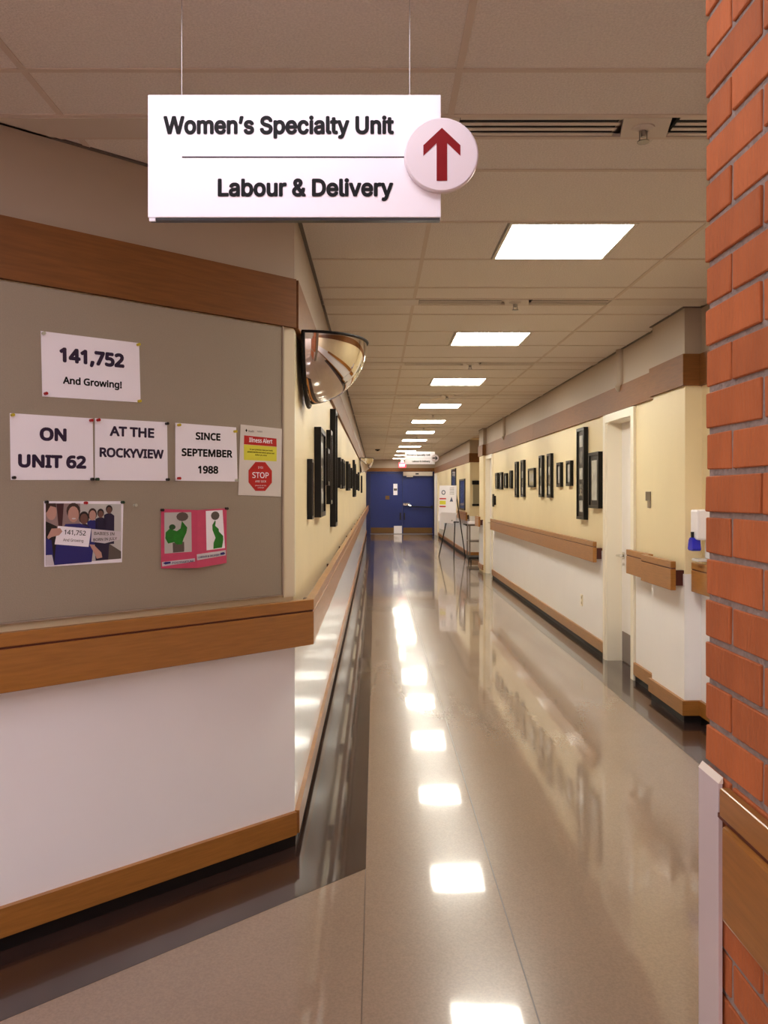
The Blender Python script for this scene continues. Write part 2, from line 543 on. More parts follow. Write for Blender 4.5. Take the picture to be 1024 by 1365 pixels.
# ---- right walls
RS = 1
near = [(2.13, YB), (2.13, 5.29)]
pil = [(2.13, 5.29), (2.02, 5.29), (2.02, 5.90), (XR, 5.90)]
wr = struct('wall_right', strip([(2.13, YB), (2.13, 5.29)], -0.12, 0, 0, 2.8, RS), 'cream')
bm = BM()
for o_ in [wr]:
    pass
add_box(bm, 2.02, 2.25, 5.29, 5.90, 0, 2.8)                   # near pilaster
wpart('pilaster', bm, 'cream', wr)
D1A, D1B = 6.53, 7.27                                         # opening of the near door
D2A, D2B = 14.42, 15.12
wpart('wall_section', box(XR, 2.30, 5.90, D1A, 0, 2.8), 'cream', wr)
wpart('wall_section', box(XR, 2.30, D1A, D1B, 2.15, 2.8), 'cream', wr)
wpart('wall_section', box(XR, 2.30, D1B, D2A, 0, 2.8), 'cream', wr)
wpart('wall_section', box(XR, 2.30, D2A, D2B, 2.15, 2.8), 'cream', wr)
wpart('wall_section', box(XR, 2.30, D2B, 15.2, 0, 2.8), 'cream', wr)
wpart('pilaster', box(2.02, 2.30, 15.2, 15.8, 0, 2.8), 'cream', wr)
wpart('alcove_wall', box(2.30, 3.5, 15.68, 15.8, 0, 2.8), 'cream', wr)
wpart('alcove_wall', box(3.4, 3.5, 15.8, 18.5, 0, 2.8), 'cream', wr)
wpart('alcove_wall', box(2.15, 3.5, 18.5, 18.62, 0, 2.8), 'cream', wr)
wpart('wall_section', box(2.15, 2.30, 18.62, YEND, 0, 2.8), 'cream', wr)
full = near + pil[1:] + [(XR, 15.2), (2.02, 15.2), (2.02, 15.8), (3.3, 15.8)]
fin = [(3.3, 18.5), (2.15, 18.5), (2.15, YEND - 0.08)]
wpart('upper_wall', strip(full, 0, 0.004, 2.40, HC, RS), 'frieze', wr)
wpart('upper_wall', strip(fin, 0, 0.004, 2.40, HC, RS), 'frieze', wr)
wpart('wainscot', strip(near + pil[1:3] + [(XR, 5.90), (XR, 6.46)], 0, 0.006, 0.06, 0.97, RS), 'wainscot', wr)
wpart('wainscot', strip([(XR, 7.34), (XR, D2A - 0.07)], 0, 0.006, 0.06, 0.97, RS), 'wainscot', wr)
wpart('wainscot', strip([(2.02, 15.2), (2.02, 15.8)], 0, 0.006, 0.06, 0.97, RS), 'wainscot', wr)
wpart('wainscot', strip(fin[:2] + [(2.15, 27.7)], 0, 0.006, 0.06, 0.97, RS), 'wainscot', wr)
struct('trim_4', strip(near + pil[1:] + [(XR, 10.6)], 0, 0.022, 2.20, 2.405, RS), 'wood_band')
struct('trim_5', strip([(XR, 10.604), (XR, 15.2), (2.02, 15.2), (2.02, 15.8), (3.3, 15.8)], 0, 0.022, 2.20, 2.405, RS), 'wood_band')
struct('trim_6', strip(fin, 0, 0.022, 2.20, 2.405, RS), 'wood_band')
nearpath = near + pil[1:3] + [(XR, 5.90), (XR, 6.46)]
baseboard('baseboard_near_right', nearpath, RS)
baseboard('baseboard_right', [(XR, 7.34), (XR, D2A - 0.07)], RS)
baseboard('baseboard_pilaster', [(2.02, 15.2), (2.02, 15.8)], RS)
baseboard('baseboard_far_right', fin[:2] + [(2.15, 27.7)], RS)
g = strip_bm(BM(), nearpath, 0, 0.010, 0, 0.05, RS)
strip_bm(g, [(XR, 7.34), (XR, D2A - 0.07)], 0, 0.010, 0, 0.05, RS)
strip_bm(g, fin[:2] + [(2.15, 27.7)], 0, 0.010, 0, 0.05, RS)
wpart('cove_base', g, 'rubber', wr)

# ---- back wall of the lobby and its sides (behind the camera)
struct('wall_back', box(-3.6, 4.2, YB - 0.12, YB, 0, 2.8), 'lobby_wall')
struct('wall_lobby_left', box(-3.16, -3.03, YB, D_FAR[1] + 0.02, 0, 2.8), 'lobby_wall')
# ---- end wall
we = struct('wall_end', box(-0.36, 2.3, YEND, YEND + 0.15, 2.28, 2.8), 'frieze')
struct('trim_7', box(-0.33, 2.13, YEND - 0.022, YEND, 2.28, 2.405), 'wood_band')

# ================================================================== DOORS
d1 = thing('door_1', 'white flush door with steel lever and grey kick plate beside the framed pictures', None, (XR, (D1A + D1B) / 2, 0), 0, kind='structure')
def dp(n, x0, x1, y0, y1, z0, z1, m, par=None, bev=0.0): return wpart(n, box(x0, x1, y0, y1, z0, z1, bev), m, par or d1)
leaf = dp('door_leaf', 2.20, 2.245, D1A + 0.03, D1B - 0.03, 0.008, 2.12, 'door_white')
dp('door_jamb', 2.068, 2.26, D1B - 0.03, D1B, 0, 2.15, 'casing')
dp('door_jamb', 2.068, 2.26, D1A, D1A + 0.03, 0, 2.15, 'casing')
dp('door_head', 2.068, 2.26, D1A + 0.03, D1B - 0.03, 2.12, 2.15, 'casing')
dp('door_casing', 2.055, 2.08, D1B - 0.01, D1B + 0.065, 0, 2.195, 'casing', bev=0.004)
dp('door_casing', 2.055, 2.08, D1A - 0.065, D1A + 0.01, 0, 2.195, 'casing', bev=0.004)
dp('door_casing', 2.056, 2.08, D1A + 0.01, D1B - 0.01, 2.125, 2.195, 'casing')
kp = dp('kick_plate', 2.196, 2.2, D1A + 0.04, D1B - 0.05, 0.012, 0.27, 'kick_steel', leaf)
bm = BM()
hy, hz = D1B - 0.10, 0.945
add_cyl(bm, (2.199, hy, hz), (2.188, hy, hz), 0.032, n=20)
add_cyl(bm, (2.19, hy, hz), (2.135, hy, hz), 0.011)
add_cyl(bm, (2.137, hy + 0.01, hz), (2.137, hy - 0.11, hz - 0.002), 0.010, 0.008)
add_cyl(bm, (2.199, hy, hz - 0.075), (2.188, hy, hz - 0.075), 0.012)
wpart('lever_handle', bm, 'chrome', leaf)

d2 = thing('door_2', 'pale narrow door at the far end of the right picture wall', None, (XR, (D2A + D2B) / 2, 0), 0, kind='structure')
dp('door_leaf', 2.13, 2.17, D2A + 0.03, D2B - 0.03, 0.008, 2.12, 'door_white', d2)
dp('door_jamb', 2.068, 2.19, D2B - 0.03, D2B, 0, 2.15, 'casing', d2)
dp('door_jamb', 2.068, 2.19, D2A, D2A + 0.03, 0, 2.15, 'casing', d2)
dp('door_head', 2.068, 2.19, D2A + 0.03, D2B - 0.03, 2.12, 2.15, 'casing', d2)
dp('door_casing', 2.055, 2.08, D2B - 0.01, D2B + 0.065, 0, 2.195, 'casing', d2)
dp('door_casing', 2.055, 2.08, D2A - 0.065, D2A + 0.01, 0, 2.195, 'casing', d2)
dp('door_casing', 2.056, 2.08, D2A + 0.01, D2B - 0.01, 2.125, 2.195, 'casing', d2)
wpart('lever_handle', add_cyl(add_cyl(BM(), (2.129, D2B - 0.1, 0.95), (2.08, D2B - 0.1, 0.95), 0.012), (2.085, D2B - 0.09, 0.95), (2.085, D2B - 0.2, 0.95), 0.009), 'chrome', d2)

d4 = thing('door_4', 'white framed door just before the blue doors on the right', None, (2.15, 28.4, 0), 0, kind='structure')
dp('door_leaf', 2.12, 2.149, 27.85, 28.95, 0.008, 2.12, 'door_white', d4)
dp('door_casing', 2.10, 2.149, 27.76, 27.85, 0, 2.19, 'casing', d4)
dp('door_casing', 2.10, 2.149, 28.95, 29.04, 0, 2.19, 'casing', d4)
dp('door_casing', 2.10, 2.149, 27.85, 28.95, 2.12, 2.19, 'casing', d4)

d3 = thing('door_3', 'blue double doors closing the far end of the corridor', None, (0.94, YEND, 0), 0, kind='structure')
YD = YEND
for xa, xb in ((-0.20, 0.972), (0.980, 2.08)):
    lf = wpart('door_leaf', box(xa, xb, YD, YD + 0.05, 0.01, 2.19, 0.004), 'blue_door', d3)
    wpart('kick_plate', box(xa + 0.02, xb - 0.02, YD - 0.004, YD, 0.03, 0.235), 'brass', lf)
wpart('door_frame', add_box(add_box(add_box(BM(), -0.345, -0.204, YD - 0.02, YD + 0.08, 0, 2.27), 2.084, 2.149, YD - 0.02, YD + 0.08, 0, 2.27), -0.204, 2.084, YD - 0.02, YD + 0.08, 2.196, 2.27), 'blue_frame', d3)
wpart('threshold', box(-0.2, 2.08, YD - 0.06, YD, 0, 0.012), 'steel', d3)
for x in (0.87, 0.985 + 0.03):
    bm = add_box(add_box(BM(), x, x + 0.05, YD - 0.05, YD - 0.035, 0.52, 0.78, 0.004), x, x + 0.05, YD - 0.035, YD, 0.53, 0.56)
    add_box(bm, x, x + 0.05, YD - 0.035, YD, 0.74, 0.77)
    wpart('pull_handle', bm, 'dark', d3)
bm = add_box(BM(), 1.0, 1.24, YD - 0.05, YD, 1.04, 1.13, 0.01)
add_cyl(bm, (1.05, YD - 0.05, 1.1), (1.28, YD - 0.09, 1.03), 0.022)
wpart('latch_case', bm, 'chrome', d3)
wpart('panic_bar', add_cyl(BM(), (1.24, YD - 0.06, 1.0), (2.06, YD - 0.06, 0.98), 0.022), 'dark', d3)
wpart('exit_device_end', box(2.0, 2.07, YD - 0.08, YD, 0.93, 1.04, 0.01), 'dark', d3)
wpart('brown_plaque', box(0.35, 0.50, YD - 0.008, YD, 1.26, 1.40), 'brass', d3)
nb = wpart('door_notice', box(0.64, 0.79, YD - 0.006, YD, 1.42, 1.83), 'paper', d3)
wpart('notice_picture', box(0.655, 0.775, YD - 0.008, YD - 0.006, 1.58, 1.66), 'sepia', nb)
wpart('white_low_plate', box(0.66, 0.95, YD - 0.008, YD - 0.004, 0.02, 0.30), 'paper', d3)  # plain white plate at the foot of the left leaf
op = thing('door_opener', 'grey automatic opener box above the right blue door leaf', 'door opener', (1.55, YD, 2.12))
wpart('cover', box(1.0, 2.06, YD - 0.14, YD - 0.021, 2.12, 2.265, 0.008), 'vent_paint', op)
wpart('logo_plate', box(1.44, 1.56, YD - 0.144, YD - 0.14, 2.165, 2.215), 'dark', op)
wpart('arm_shoe', box(1.12, 1.35, YD - 0.10, YD - 0.03, 2.075, 2.119), 'vent_paint', op)

ex = thing('exit_sign', 'small glowing red exit sign hanging before the blue doors', 'exit sign', (0.95, 28.9, 2.38))
wpart('housing', box(0.82, 1.08, 28.9, 28.96, 2.40, 2.58, 0.006), 'exit_red', ex)
o = writing('lettering', 'EXIT', -0.10, 0.10, 0.06, 0.09, -0.003, 'exit_letters', ex)
wpart('canopy', box(0.9, 1.0, 28.91, 28.95, 2.58, HC), 'vent_paint', ex)
cam_ = thing('smoke_detector', 'small dark ceiling detector near the blue doors on the left', 'detector', (0.05, 22.5, HC - 0.05))
finish('sensor', add_cyl(add_cyl(BM(), (0, 0, 0.05), (0, 0, 0.02), 0.07, 0.065, 16), (0, 0, 0.02), (0, 0, 0), 0.04, 0.025, 16), 'dark', cam_)

# ================================================================== CEILING FIXTURES
ORD = ['nearest', 'second', 'third', 'fourth', 'fifth', 'sixth', 'seventh', 'eighth', 'ninth', 'tenth', 'eleventh']
def make_light(w, d, lens):
    t = thing('ceiling_light', 'x', 'ceiling light')
    f = BM()
    for a in ((-w / 2, w / 2, -d / 2, -d / 2 + 0.014), (-w / 2, w / 2, d / 2 - 0.014, d / 2), (-w / 2, -w / 2 + 0.014, -d / 2 + 0.014, d / 2 - 0.014), (w / 2 - 0.014, w / 2, -d / 2 + 0.014, d / 2 - 0.014)):
        add_box(f, a[0], a[1], a[2], a[3], -0.004, 0.03)
    finish('frame', f, 'light_frame', t)
    finish('housing', box(-w / 2, w / 2, -d / 2, d / 2, 0.03, 0.08), 'light_frame', t)
    finish('diffuser', box(-w / 2 + 0.014, w / 2 - 0.014, -d / 2 + 0.014, d / 2 - 0.014, 0.002, 0.012), lens, t)
    return t
L0 = make_light(0.575, 0.56, 'lens')
for k in range(11):
    t = L0 if k == 0 else copy_tree(L0)
    t.location = (0.89, 2.60 + 2.46 * k + 1.31, HC)
    t['label'] = 'square glowing ceiling light, %s along the corridor from the brick wall' % ORD[k]
    t['group'] = 'square ceiling lights along the corridor'
for (x, k, ww, lab) in ((-0.385, -1, 1.23, 'wide ceiling light over the lobby by the angled wall'), (0.865, -2, 1.23, 'wide lobby ceiling light behind the viewer on the right'), (-1.635, -2, 1.23, 'wide lobby ceiling light behind the viewer on the left')):
    t = make_light(ww, 0.56, 'lens_near' if k == -1 else 'lens_lobby')
    t.location = (x, 2.60 + 2.46 * k + 1.31, HC); t['label'] = lab

def make_vent():
    t = thing('air_vent', 'x', 'air vent')
    for xa, xb in ((-0.605, -0.08), (0.105, 0.60)):
        finish('vent_housing', box(xa, xb, 0.010, 0.150, 0.014, 0.05), 'dark', t)
        for i in range(4):
            y = 0.012 + i * 0.0375
            finish('slat', box(xa, xb, y, y + (0.018 if i else 0.014), -0.001, 0.002), 'vent_paint', t)
    finish('centre_plate', add_prism(BM(), [(-0.08, 0.010), (0.075, 0.010), (0.105, 0.150), (-0.05, 0.150)], -0.003, 0.012), 'vent_paint', t)
    return t
def make_sprinkler():
    t = thing('sprinkler', 'x', 'sprinkler')
    finish('escutcheon', add_cyl(add_cyl(BM(), (0, 0, 0.004), (0, 0, -0.004), 0.038, 0.036, 20), (0, 0, -0.004), (0, 0, -0.010), 0.03, 0.018, 20), 'vent_paint', t)
    b = BM(); add_cyl(b, (0, 0, -0.006), (0, 0, -0.030), 0.010, 0.008)
    add_cyl(b, (-0.012, 0, -0.01), (-0.012, 0, -0.045), 0.0022, n=6); add_cyl(b, (0.012, 0, -0.01), (0.012, 0, -0.045), 0.0022, n=6)
    finish('frame_arms', b, 'steel', t)
    finish('deflector', add_cyl(BM(), (0, 0, -0.045), (0, 0, -0.048), 0.020, n=16), 'steel', t)
    return t
V0 = make_vent(); S0 = make_sprinkler()
for k in range(11):
    t = V0 if k == 0 else copy_tree(V0)
    t.location = (0.88, 2.60 + 2.46 * k, HC)
    t['label'] = 'slotted linear air vent across the ceiling, %s from the hanging sign' % ORD[k]
    t['group'] = 'linear air vents in the corridor ceiling'
    s = S0 if k == 0 else copy_tree(S0)
    s.location = (0.885, 2.68 + 2.46 * k, HC - 0.003)
    s['label'] = 'metal sprinkler head in the middle of the %s slotted air vent' % ORD[k]
    s['group'] = 'sprinkler heads in the air vents'

# ================================================================== HANGING SIGNS
def make_sign(loc, label, arrow_dir):
    t = thing('hanging_sign', label, 'sign', loc)
    W, Hh = 0.688, 0.294
    s = 1.9 / 1080
    X = lambda px: (px - 197) * s
    Z = lambda py: (293.5 - py) * s
    finish('sign_panel', box(0, W, 0, 0.022, 0.006, Hh, 0.002), 'sign_white', t)
    finish('bottom_rail', box(0.004, W - 0.002, 0.002, 0.02, 0, 0.006), 'sign_edge', t)
    writing('lettering', "Women\u2019s Specialty Unit", X(218), X(525.5), Z(179.5), 24.5 * s, -0.001, 'ink', t, bold=0.032, font='sign')
    writing('lettering', "Labour & Delivery", X(290.5), X(524.5), Z(262.5), 24.0 * s, -0.001, 'ink', t, bold=0.032, font='sign')
    finish('divider_line', box(X(243), X(541), -0.001, 0, Z(210.4), Z(209.0)), 'ink', t)
    d = finish('disc', add_cyl(add_cyl(BM(), (X(588), -0.001, Z(210)), (X(588), -0.014, Z(210)), 0.0862, n=48), (X(588), -0.014, Z(210)), (X(588), -0.0165, Z(210)), 0.0862, 0.083, 48), 'disc_white', t)
    cx, cz = X(588.5), Z(210)
    pts = [(0, 35), (24.5, 3), (24.5, -0.0), (24.5, 0.5)]
    ar = [(0, 35), (24.5, 12), (24.5, -2), (7.0, 15), (7.0, -35), (-7.0, -35), (-7.0, 15), (-24.5, -2), (-24.5, 12)]
    if arrow_dir == 'right': ar = [(b, -a) for a, b in ar]
    finish('arrow', add_slab(BM(), [(cx + a * s, cz + b * s) for a, b in ar], -0.0175, -0.0163), 'arrow_red' if arrow_dir == 'up' else 'ink', t)
    for px in (241, 546.5):
        w_ = finish('wire', add_cyl(BM(), (X(px), 0.011, Hh - 0.002), (X(px), 0.011, HC - loc[2]), 0.0009, n=6), 'steel', t)
    finish('corner_clip', box(0.004, 0.018, -0.002, 0.004, -0.003, 0.004), 'plastic_white', t)
    return t
make_sign((-0.535, 1.90, 2.140), "white hanging sign reading Women's Specialty Unit and Labour & Delivery with red up arrow", 'up')
make_sign((0.672, 18.6, 2.150), 'small far white hanging sign with right-pointing arrow before the blue doors', 'right')

# ================================================================== HANDRAILS
def handrail(label, pts, side, brackets, ends=(False, False), group=None, z0=0.862):
    """pts = wall line; brackets = list of (point, wall normal)"""
    c = pts[0]
    t = thing('handrail', label, 'handrail', (c[0], c[1], 0), group=group)
    wpart('rail_board', bevelled(strip(pts, 0.055, 0.090, z0, z0 + 0.139, side)), 'wood', t)
    wpart('groove_strip', strip(pts, 0.057, 0.085, z0 + 0.139, z0 + 0.146, side), 'wood_groove', t)
    wpart('top_board', bevelled(strip(pts, 0.055, 0.090, z0 + 0.146, z0 + 0.190, side)), 'wood', t)
    for (px, py), (nx, ny) in brackets:
        tx, ty = -ny, nx
        q = [(px + nx * a + tx * b, py + ny * a + ty * b) for a, b in ((0, -0.022), (0, 0.022), (0.055, 0.022), (0.055, -0.022))]
        wpart('bracket', add_prism(BM(), q, z0 + 0.03, z0 + 0.13), 'bracket', t)
    return t
def bevelled(bm, off=0.004):
    bmesh.ops.bevel(bm, geom=list(bm.edges), offset=off, segments=2, affect='EDGES', profile=0.5)
    return bm
# the angled rail and the left rail meet in a mitre at the outer corner
def rail_poly(front, back, z0, z1):
    return bevelled(add_prism(BM(), front + back[::-1], z0, z1))
def corner_rail(label, a, b, which):
    path = [D_FAR, C0, (LX, YEND - 0.1)]
    def seg(d0, d1, z0, z1):
        p = offset_path(path, d0, -1); q = offset_path(path, d1, -1)
        i = 0 if which == 'a' else 1
        return add_prism(BM(), [tuple(p[i]), tuple(p[i + 1]), tuple(q[i + 1]), tuple(q[i])], z0, z1)
    i = 0 if which == 'a' else 1
    t = thing('handrail', label, 'handrail', (C0[0], C0[1], 0))
    z0 = 0.862
    wpart('rail_board', bevelled(seg(0.055, 0.090, z0, z0 + 0.139), 0.003), 'wood', t)
    wpart('groove_strip', seg(0.057, 0.085, z0 + 0.139, z0 + 0.146), 'wood_groove', t)
    wpart('top_board', bevelled(seg(0.055, 0.090, z0 + 0.146, z0 + 0.190), 0.003), 'wood', t)
    return t
ta = corner_rail('wooden handrail board along the angled notice wall', 0, 0, 'a')
tb = corner_rail('long wooden handrail along the left corridor wall', 0, 0, 'b')
for t_ in (0.25, 1.15, 2.1, 3.1):
    px, py = C0[0] - t_ * DD[0], C0[1] - t_ * DD[1]
    q = [(px + N0[0] * a + DD[0] * b, py + N0[1] * a + DD[1] * b) for a, b in ((0, -0.03), (0, 0.03), (0.055, 0.03), (0.055, -0.03))]
    wpart('bracket', add_prism(BM(), q, 0.89, 0.99), 'bracket', ta)
for i in range(14):
    y = 3.9 + i * 1.9
    wpart('bracket', box(LX, LX + 0.055, y, y + 0.05, 0.89, 0.99), 'bracket', tb)
NX = (-1, 0)
handrail('short wooden handrail between the white door and the pilaster', [(XR, 5.905), (XR, 6.44)], RS, [((XR, 6.35), NX)])
handrail('wooden handrail block on the pilaster beside the white door', [(2.02, 5.30), (2.02, 5.90)], RS, [((2.02, 5.33), NX), ((2.02, 5.85), NX)])
handrail('wooden handrail below the soap dispenser', [(2.13, 1.5), (2.13, 5.24)], RS, [((2.13, 5.1), NX), ((2.13, 3.5), NX), ((2.13, 1.9), NX)])
handrail('long wooden handrail beneath the framed pictures on the right wall', [(XR, 7.42), (XR, 14.1)], RS, [((XR, 7.46), NX), ((XR, 9.3), NX), ((XR, 11.3), NX), ((XR, 13.6), NX)])
handrail('dark short handrail on the wall behind the poster easel', [(2.15, 18.55), (2.15, 20.6)], RS, [((2.15, 18.7), NX), ((2.15, 20.4), NX)])
handrail('short handrail on the far pilaster beyond the pale door', [(2.02, 15.22), (2.02, 15.78)], RS, [((2.02, 15.28), NX), ((2.02, 15.7), NX)])

# ================================================================== ANGLED WALL: board, guards, papers
AW = math.atan2(DD[1], DD[0])
def on_angled(name, label, cat, u, z, group=None):
    """thing on the angled wall; local x runs along the wall, y into it, z up"""
    return thing(name, label, cat, (C0[0] + u * DD[0], C0[1] + u * DD[1], z), AW, group)
bb = on_angled('bulletin_board', 'large taupe fabric tack board covering the angled wall', 'notice board', -1.7, 1.07)
finish('fabric_panel', box(-1.85, 1.632, -0.014, -0.001, 0.004, 1.124, 0.003), 'tack_fabric', bb)
bm = add_box(BM(), -1.85, 1.632, -0.016, -0.001, 0.0, 0.004)
add_box(bm, 1.632, 1.640, -0.017, -0.001, 0.0, 1.128)
finish('edge_trim', bm, 'frieze', bb)
cg = on_angled('corner_guard', 'pale cream corner guard between the tack board and mirror', 'corner guard', 0, 1.06)
bm = BM()
# L-shaped guard following the obtuse corner (local frame of the angled wall)
add_prism(bm, [(-0.055, -0.0), (-0.055, -0.005), (0.0018, -0.005), (0.0018, 0.0)], 0, 1.135)
finish('guard_wing', bm, 'ivory', cg)
bm = BM()
ca = math.cos(math.pi / 2 - AW); sa = math.sin(math.pi / 2 - AW)   # direction of the corridor wall in local coords
nx_, ny_ = sa, -ca
add_prism(bm, [(0, 0), (nx_ * 0.005, ny_ * 0.005), (nx_ * 0.005 + ca * 0.055, ny_ * 0.005 + sa * 0.055), (ca * 0.055, sa * 0.055)], 0, 1.135)
finish('guard_wing', bm, 'ivory', cg)

def pin(parent, x, z, m):
    b = add_cyl(BM(), (x, -0.0165, z), (x, -0.0215, z), 0.0055, 0.0045, 10)
    add_cyl(b, (x, -0.0215, z), (x, -0.028, z), 0.0032, 0.0032, 10)
    add_cyl(b, (x, -0.028, z), (x, -0.031, z), 0.0055, 0.0055, 10)
    return finish('push_pin', b, m, parent)
def sheet(label, corners, m='paper', name='paper_notice', cat='notice', curl=0.004):
    """corners TL TR BR BL as (u, z)"""
    u0 = sum(c[0] for c in corners) / 4; z0 = min(c[1] for c in corners)
    t = on_angled(name, label, cat, u0, z0)
    tl, tr, brr, bl_ = [(c[0] - u0, c[1] - z0) for c in corners]
    b = BM(); n = 6
    fr, bk = [], []
    for j in range(n + 1):
        rowf, rowb = [], []
        for i in range(n + 1):
            a, c = i / n, j / n
            x = (tl[0] * (1 - a) + tr[0] * a) * (1 - c) + (bl_[0] * (1 - a) + brr[0] * a) * c
            z = (tl[1] * (1 - a) + tr[1] * a) * (1 - c) + (bl_[1] * (1 - a) + brr[1] * a) * c
            rowf.append(b.verts.new((x, -0.0160, z))); rowb.append(b.verts.new((x, -0.0152, z)))
        fr.append(rowf); bk.append(rowb)
    for j in range(n):
        for i in range(n):
            b.faces.new((fr[j][i], fr[j + 1][i], fr[j + 1][i + 1], fr[j][i + 1]))
            b.faces.new((bk[j][i], bk[j][i + 1], bk[j + 1][i + 1], bk[j + 1][i]))
    for i in range(n):
        b.faces.new((fr[0][i], fr[0][i + 1], bk[0][i + 1], bk[0][i])); b.faces.new((fr[n][i], bk[n][i], bk[n][i + 1], fr[n][i + 1]))
        b.faces.new((fr[i][0], bk[i][0], bk[i + 1][0], fr[i + 1][0])); b.faces.new((fr[i][n], fr[i + 1][n], bk[i + 1][n], bk[i][n]))
    finish('sheet', b, m, t)
    return t, (tl, tr, brr, bl_), u0, z0
YP = -0.0164
p1, c, u, z = sheet('white paper reading 141,752 And Growing!', [(-1.061, 2.045), (-0.708, 2.048), (-0.702, 1.831), (-1.056, 1.825)])
writing('lettering', '141,752', -0.117, 0.117, 0.124, 0.051, YP, 'ink_purple', p1, bold=0.05, rot=0.012)
writing('lettering', 'And Growing!', -0.105, 0.107, 0.050, 0.025, YP, 'ink', p1, bold=0.035, rot=0.008)
for x_, z_, m_ in ((-0.172, 0.212, 'pin_clear'), (0.168, 0.216, 'pin_yellow'), (-0.165, 0.010, 'pin_red'), (0.172, 0.010, 'pin_yellow')): pin(p1, x_, z_, m_)
p2, c, u, z = sheet('white paper reading ON UNIT 62', [(-1.161, 1.762), (-0.882, 1.762), (-0.879, 1.545), (-1.158, 1.542)])
writing('lettering', 'ON', -0.045, 0.046, 0.134, 0.045, YP, 'ink_purple', p2, bold=0.05)
writing('lettering', 'UNIT 62', -0.115, 0.115, 0.042, 0.045, YP, 'ink_purple', p2, bold=0.05)
for x_, z_, m_ in ((-0.134, 0.214, 'pin_yellow'), (0.130, 0.212, 'pin_red'), (-0.130, 0.008, 'pin_black'), (0.134, 0.006, 'pin_black')): pin(p2, x_, z_, m_)
p3, c, u, z = sheet('white paper reading AT THE ROCKYVIEW', [(-0.874, 1.763), (-0.596, 1.765), (-0.593, 1.545), (-0.874, 1.545)])
writing('lettering', 'AT THE', -0.086, 0.086, 0.158, 0.036, YP, 'ink_purple', p3, bold=0.04)
writing('lettering', 'ROCKYVIEW', -0.123, 0.124, 0.082, 0.034, YP, 'ink_purple', p3, bold=0.04)
for x_, z_, m_ in ((-0.130, 0.212, 'pin_red'), (0.134, 0.214, 'pin_black'), (0.137, 0.005, 'pin_black'), (-0.134, 0.003, 'pin_green')): pin(p3, x_, z_, m_)
p4, c, u, z = sheet('white paper reading SINCE SEPTEMBER 1988', [(-0.562, 1.765), (-0.294, 1.762), (-0.287, 1.545), (-0.562, 1.546)])
writing('lettering', 'SINCE', -0.050, 0.060, 0.160, 0.029, YP, 'ink', p4, bold=0.04)
writing('lettering', 'SEPTEMBER', -0.110, 0.114, 0.095, 0.030, YP, 'ink', p4, bold=0.04)
writing('lettering', '1988', -0.040, 0.050, 0.030, 0.030, YP, 'ink', p4, bold=0.04)
for x_, z_, m_ in ((-0.124, 0.212, 'pin_yellow'), (0.124, 0.200, 'pin_yellow'), (-0.124, 0.010, 'pin_red'), (0.130, 0.006, 'pin_clear')): pin(p4, x_, z_, m_)
p5, c, u, z = sheet('laminated illness alert poster with red octagon reading STOP', [(-0.273, 1.775), (-0.070, 1.768), (-0.076, 1.484), (-0.284, 1.491)], 'paper_warm', 'alert_poster', 'poster')
def flat(name, poly, m, parent, y=YP, t_=0.0003):
    return finish(name, add_slab(BM(), poly, y, y + t_), m, parent)
rr = 0.006
flat('red_header', [(-0.082, 0.212), (0.078, 0.208), (0.077, 0.242), (-0.081, 0.248)], 'alert_red', p5)
writing('lettering', 'Illness Alert', -0.058, 0.056, 0.221, 0.018, YP - 0.0002, 'paper', p5, bold=0.02, rot=-0.02)
flat('yellow_panel', [(-0.082, 0.149), (0.078, 0.147), (0.078, 0.207), (-0.082, 0.211)], 'alert_yellow', p5)
for i, (a, b_) in enumerate(((-0.055, 0.058), (-0.066, 0.066), (-0.028, 0.030))):
    writing('lettering', ('for your protection clean your hands', 'patients families and visitors please read', 'before you enter')[i], a, b_, 0.189 - i * 0.0105, 0.0058, YP - 0.0002, 'ink', p5, bold=0.02, rot=-0.02)
oc = ell(-0.003, 0.083, 0.062, 0.064, 8, 22.5, 382.5)
flat('red_octagon', oc, 'alert_red', p5)
writing('lettering', 'STOP', -0.042, 0.038, 0.077, 0.023, YP - 0.0002, 'paper', p5, bold=0.01)
writing('lettering', 'IF YOU', -0.014, 0.010, 0.115, 0.009, YP - 0.0002, 'paper', p5, bold=0.0)
writing('lettering', 'ARE SICK', -0.028, 0.026, 0.059, 0.008, YP - 0.0002, 'paper', p5, bold=0.01)
writing('lettering', 'please do not visit', -0.028, 0.026, 0.044, 0.005, YP - 0.0002, 'paper', p5, bold=0.0)
writing('lettering', 'until well', -0.016, 0.014, 0.035, 0.005, YP - 0.0002, 'paper', p5, bold=0.0)
flat('emblem', [(-0.070, 0.262), (-0.066, 0.268), (-0.070, 0.275), (-0.075, 0.268)], 'ink', p5)
writing('lettering', 'Health', -0.060, -0.034, 0.262, 0.008, YP - 0.0002, 'sepia', p5, bold=0.01)
writing('lettering', 'notice', -0.018, 0.006, 0.264, 0.007, YP - 0.0002, 'sepia', p5, bold=0.01)

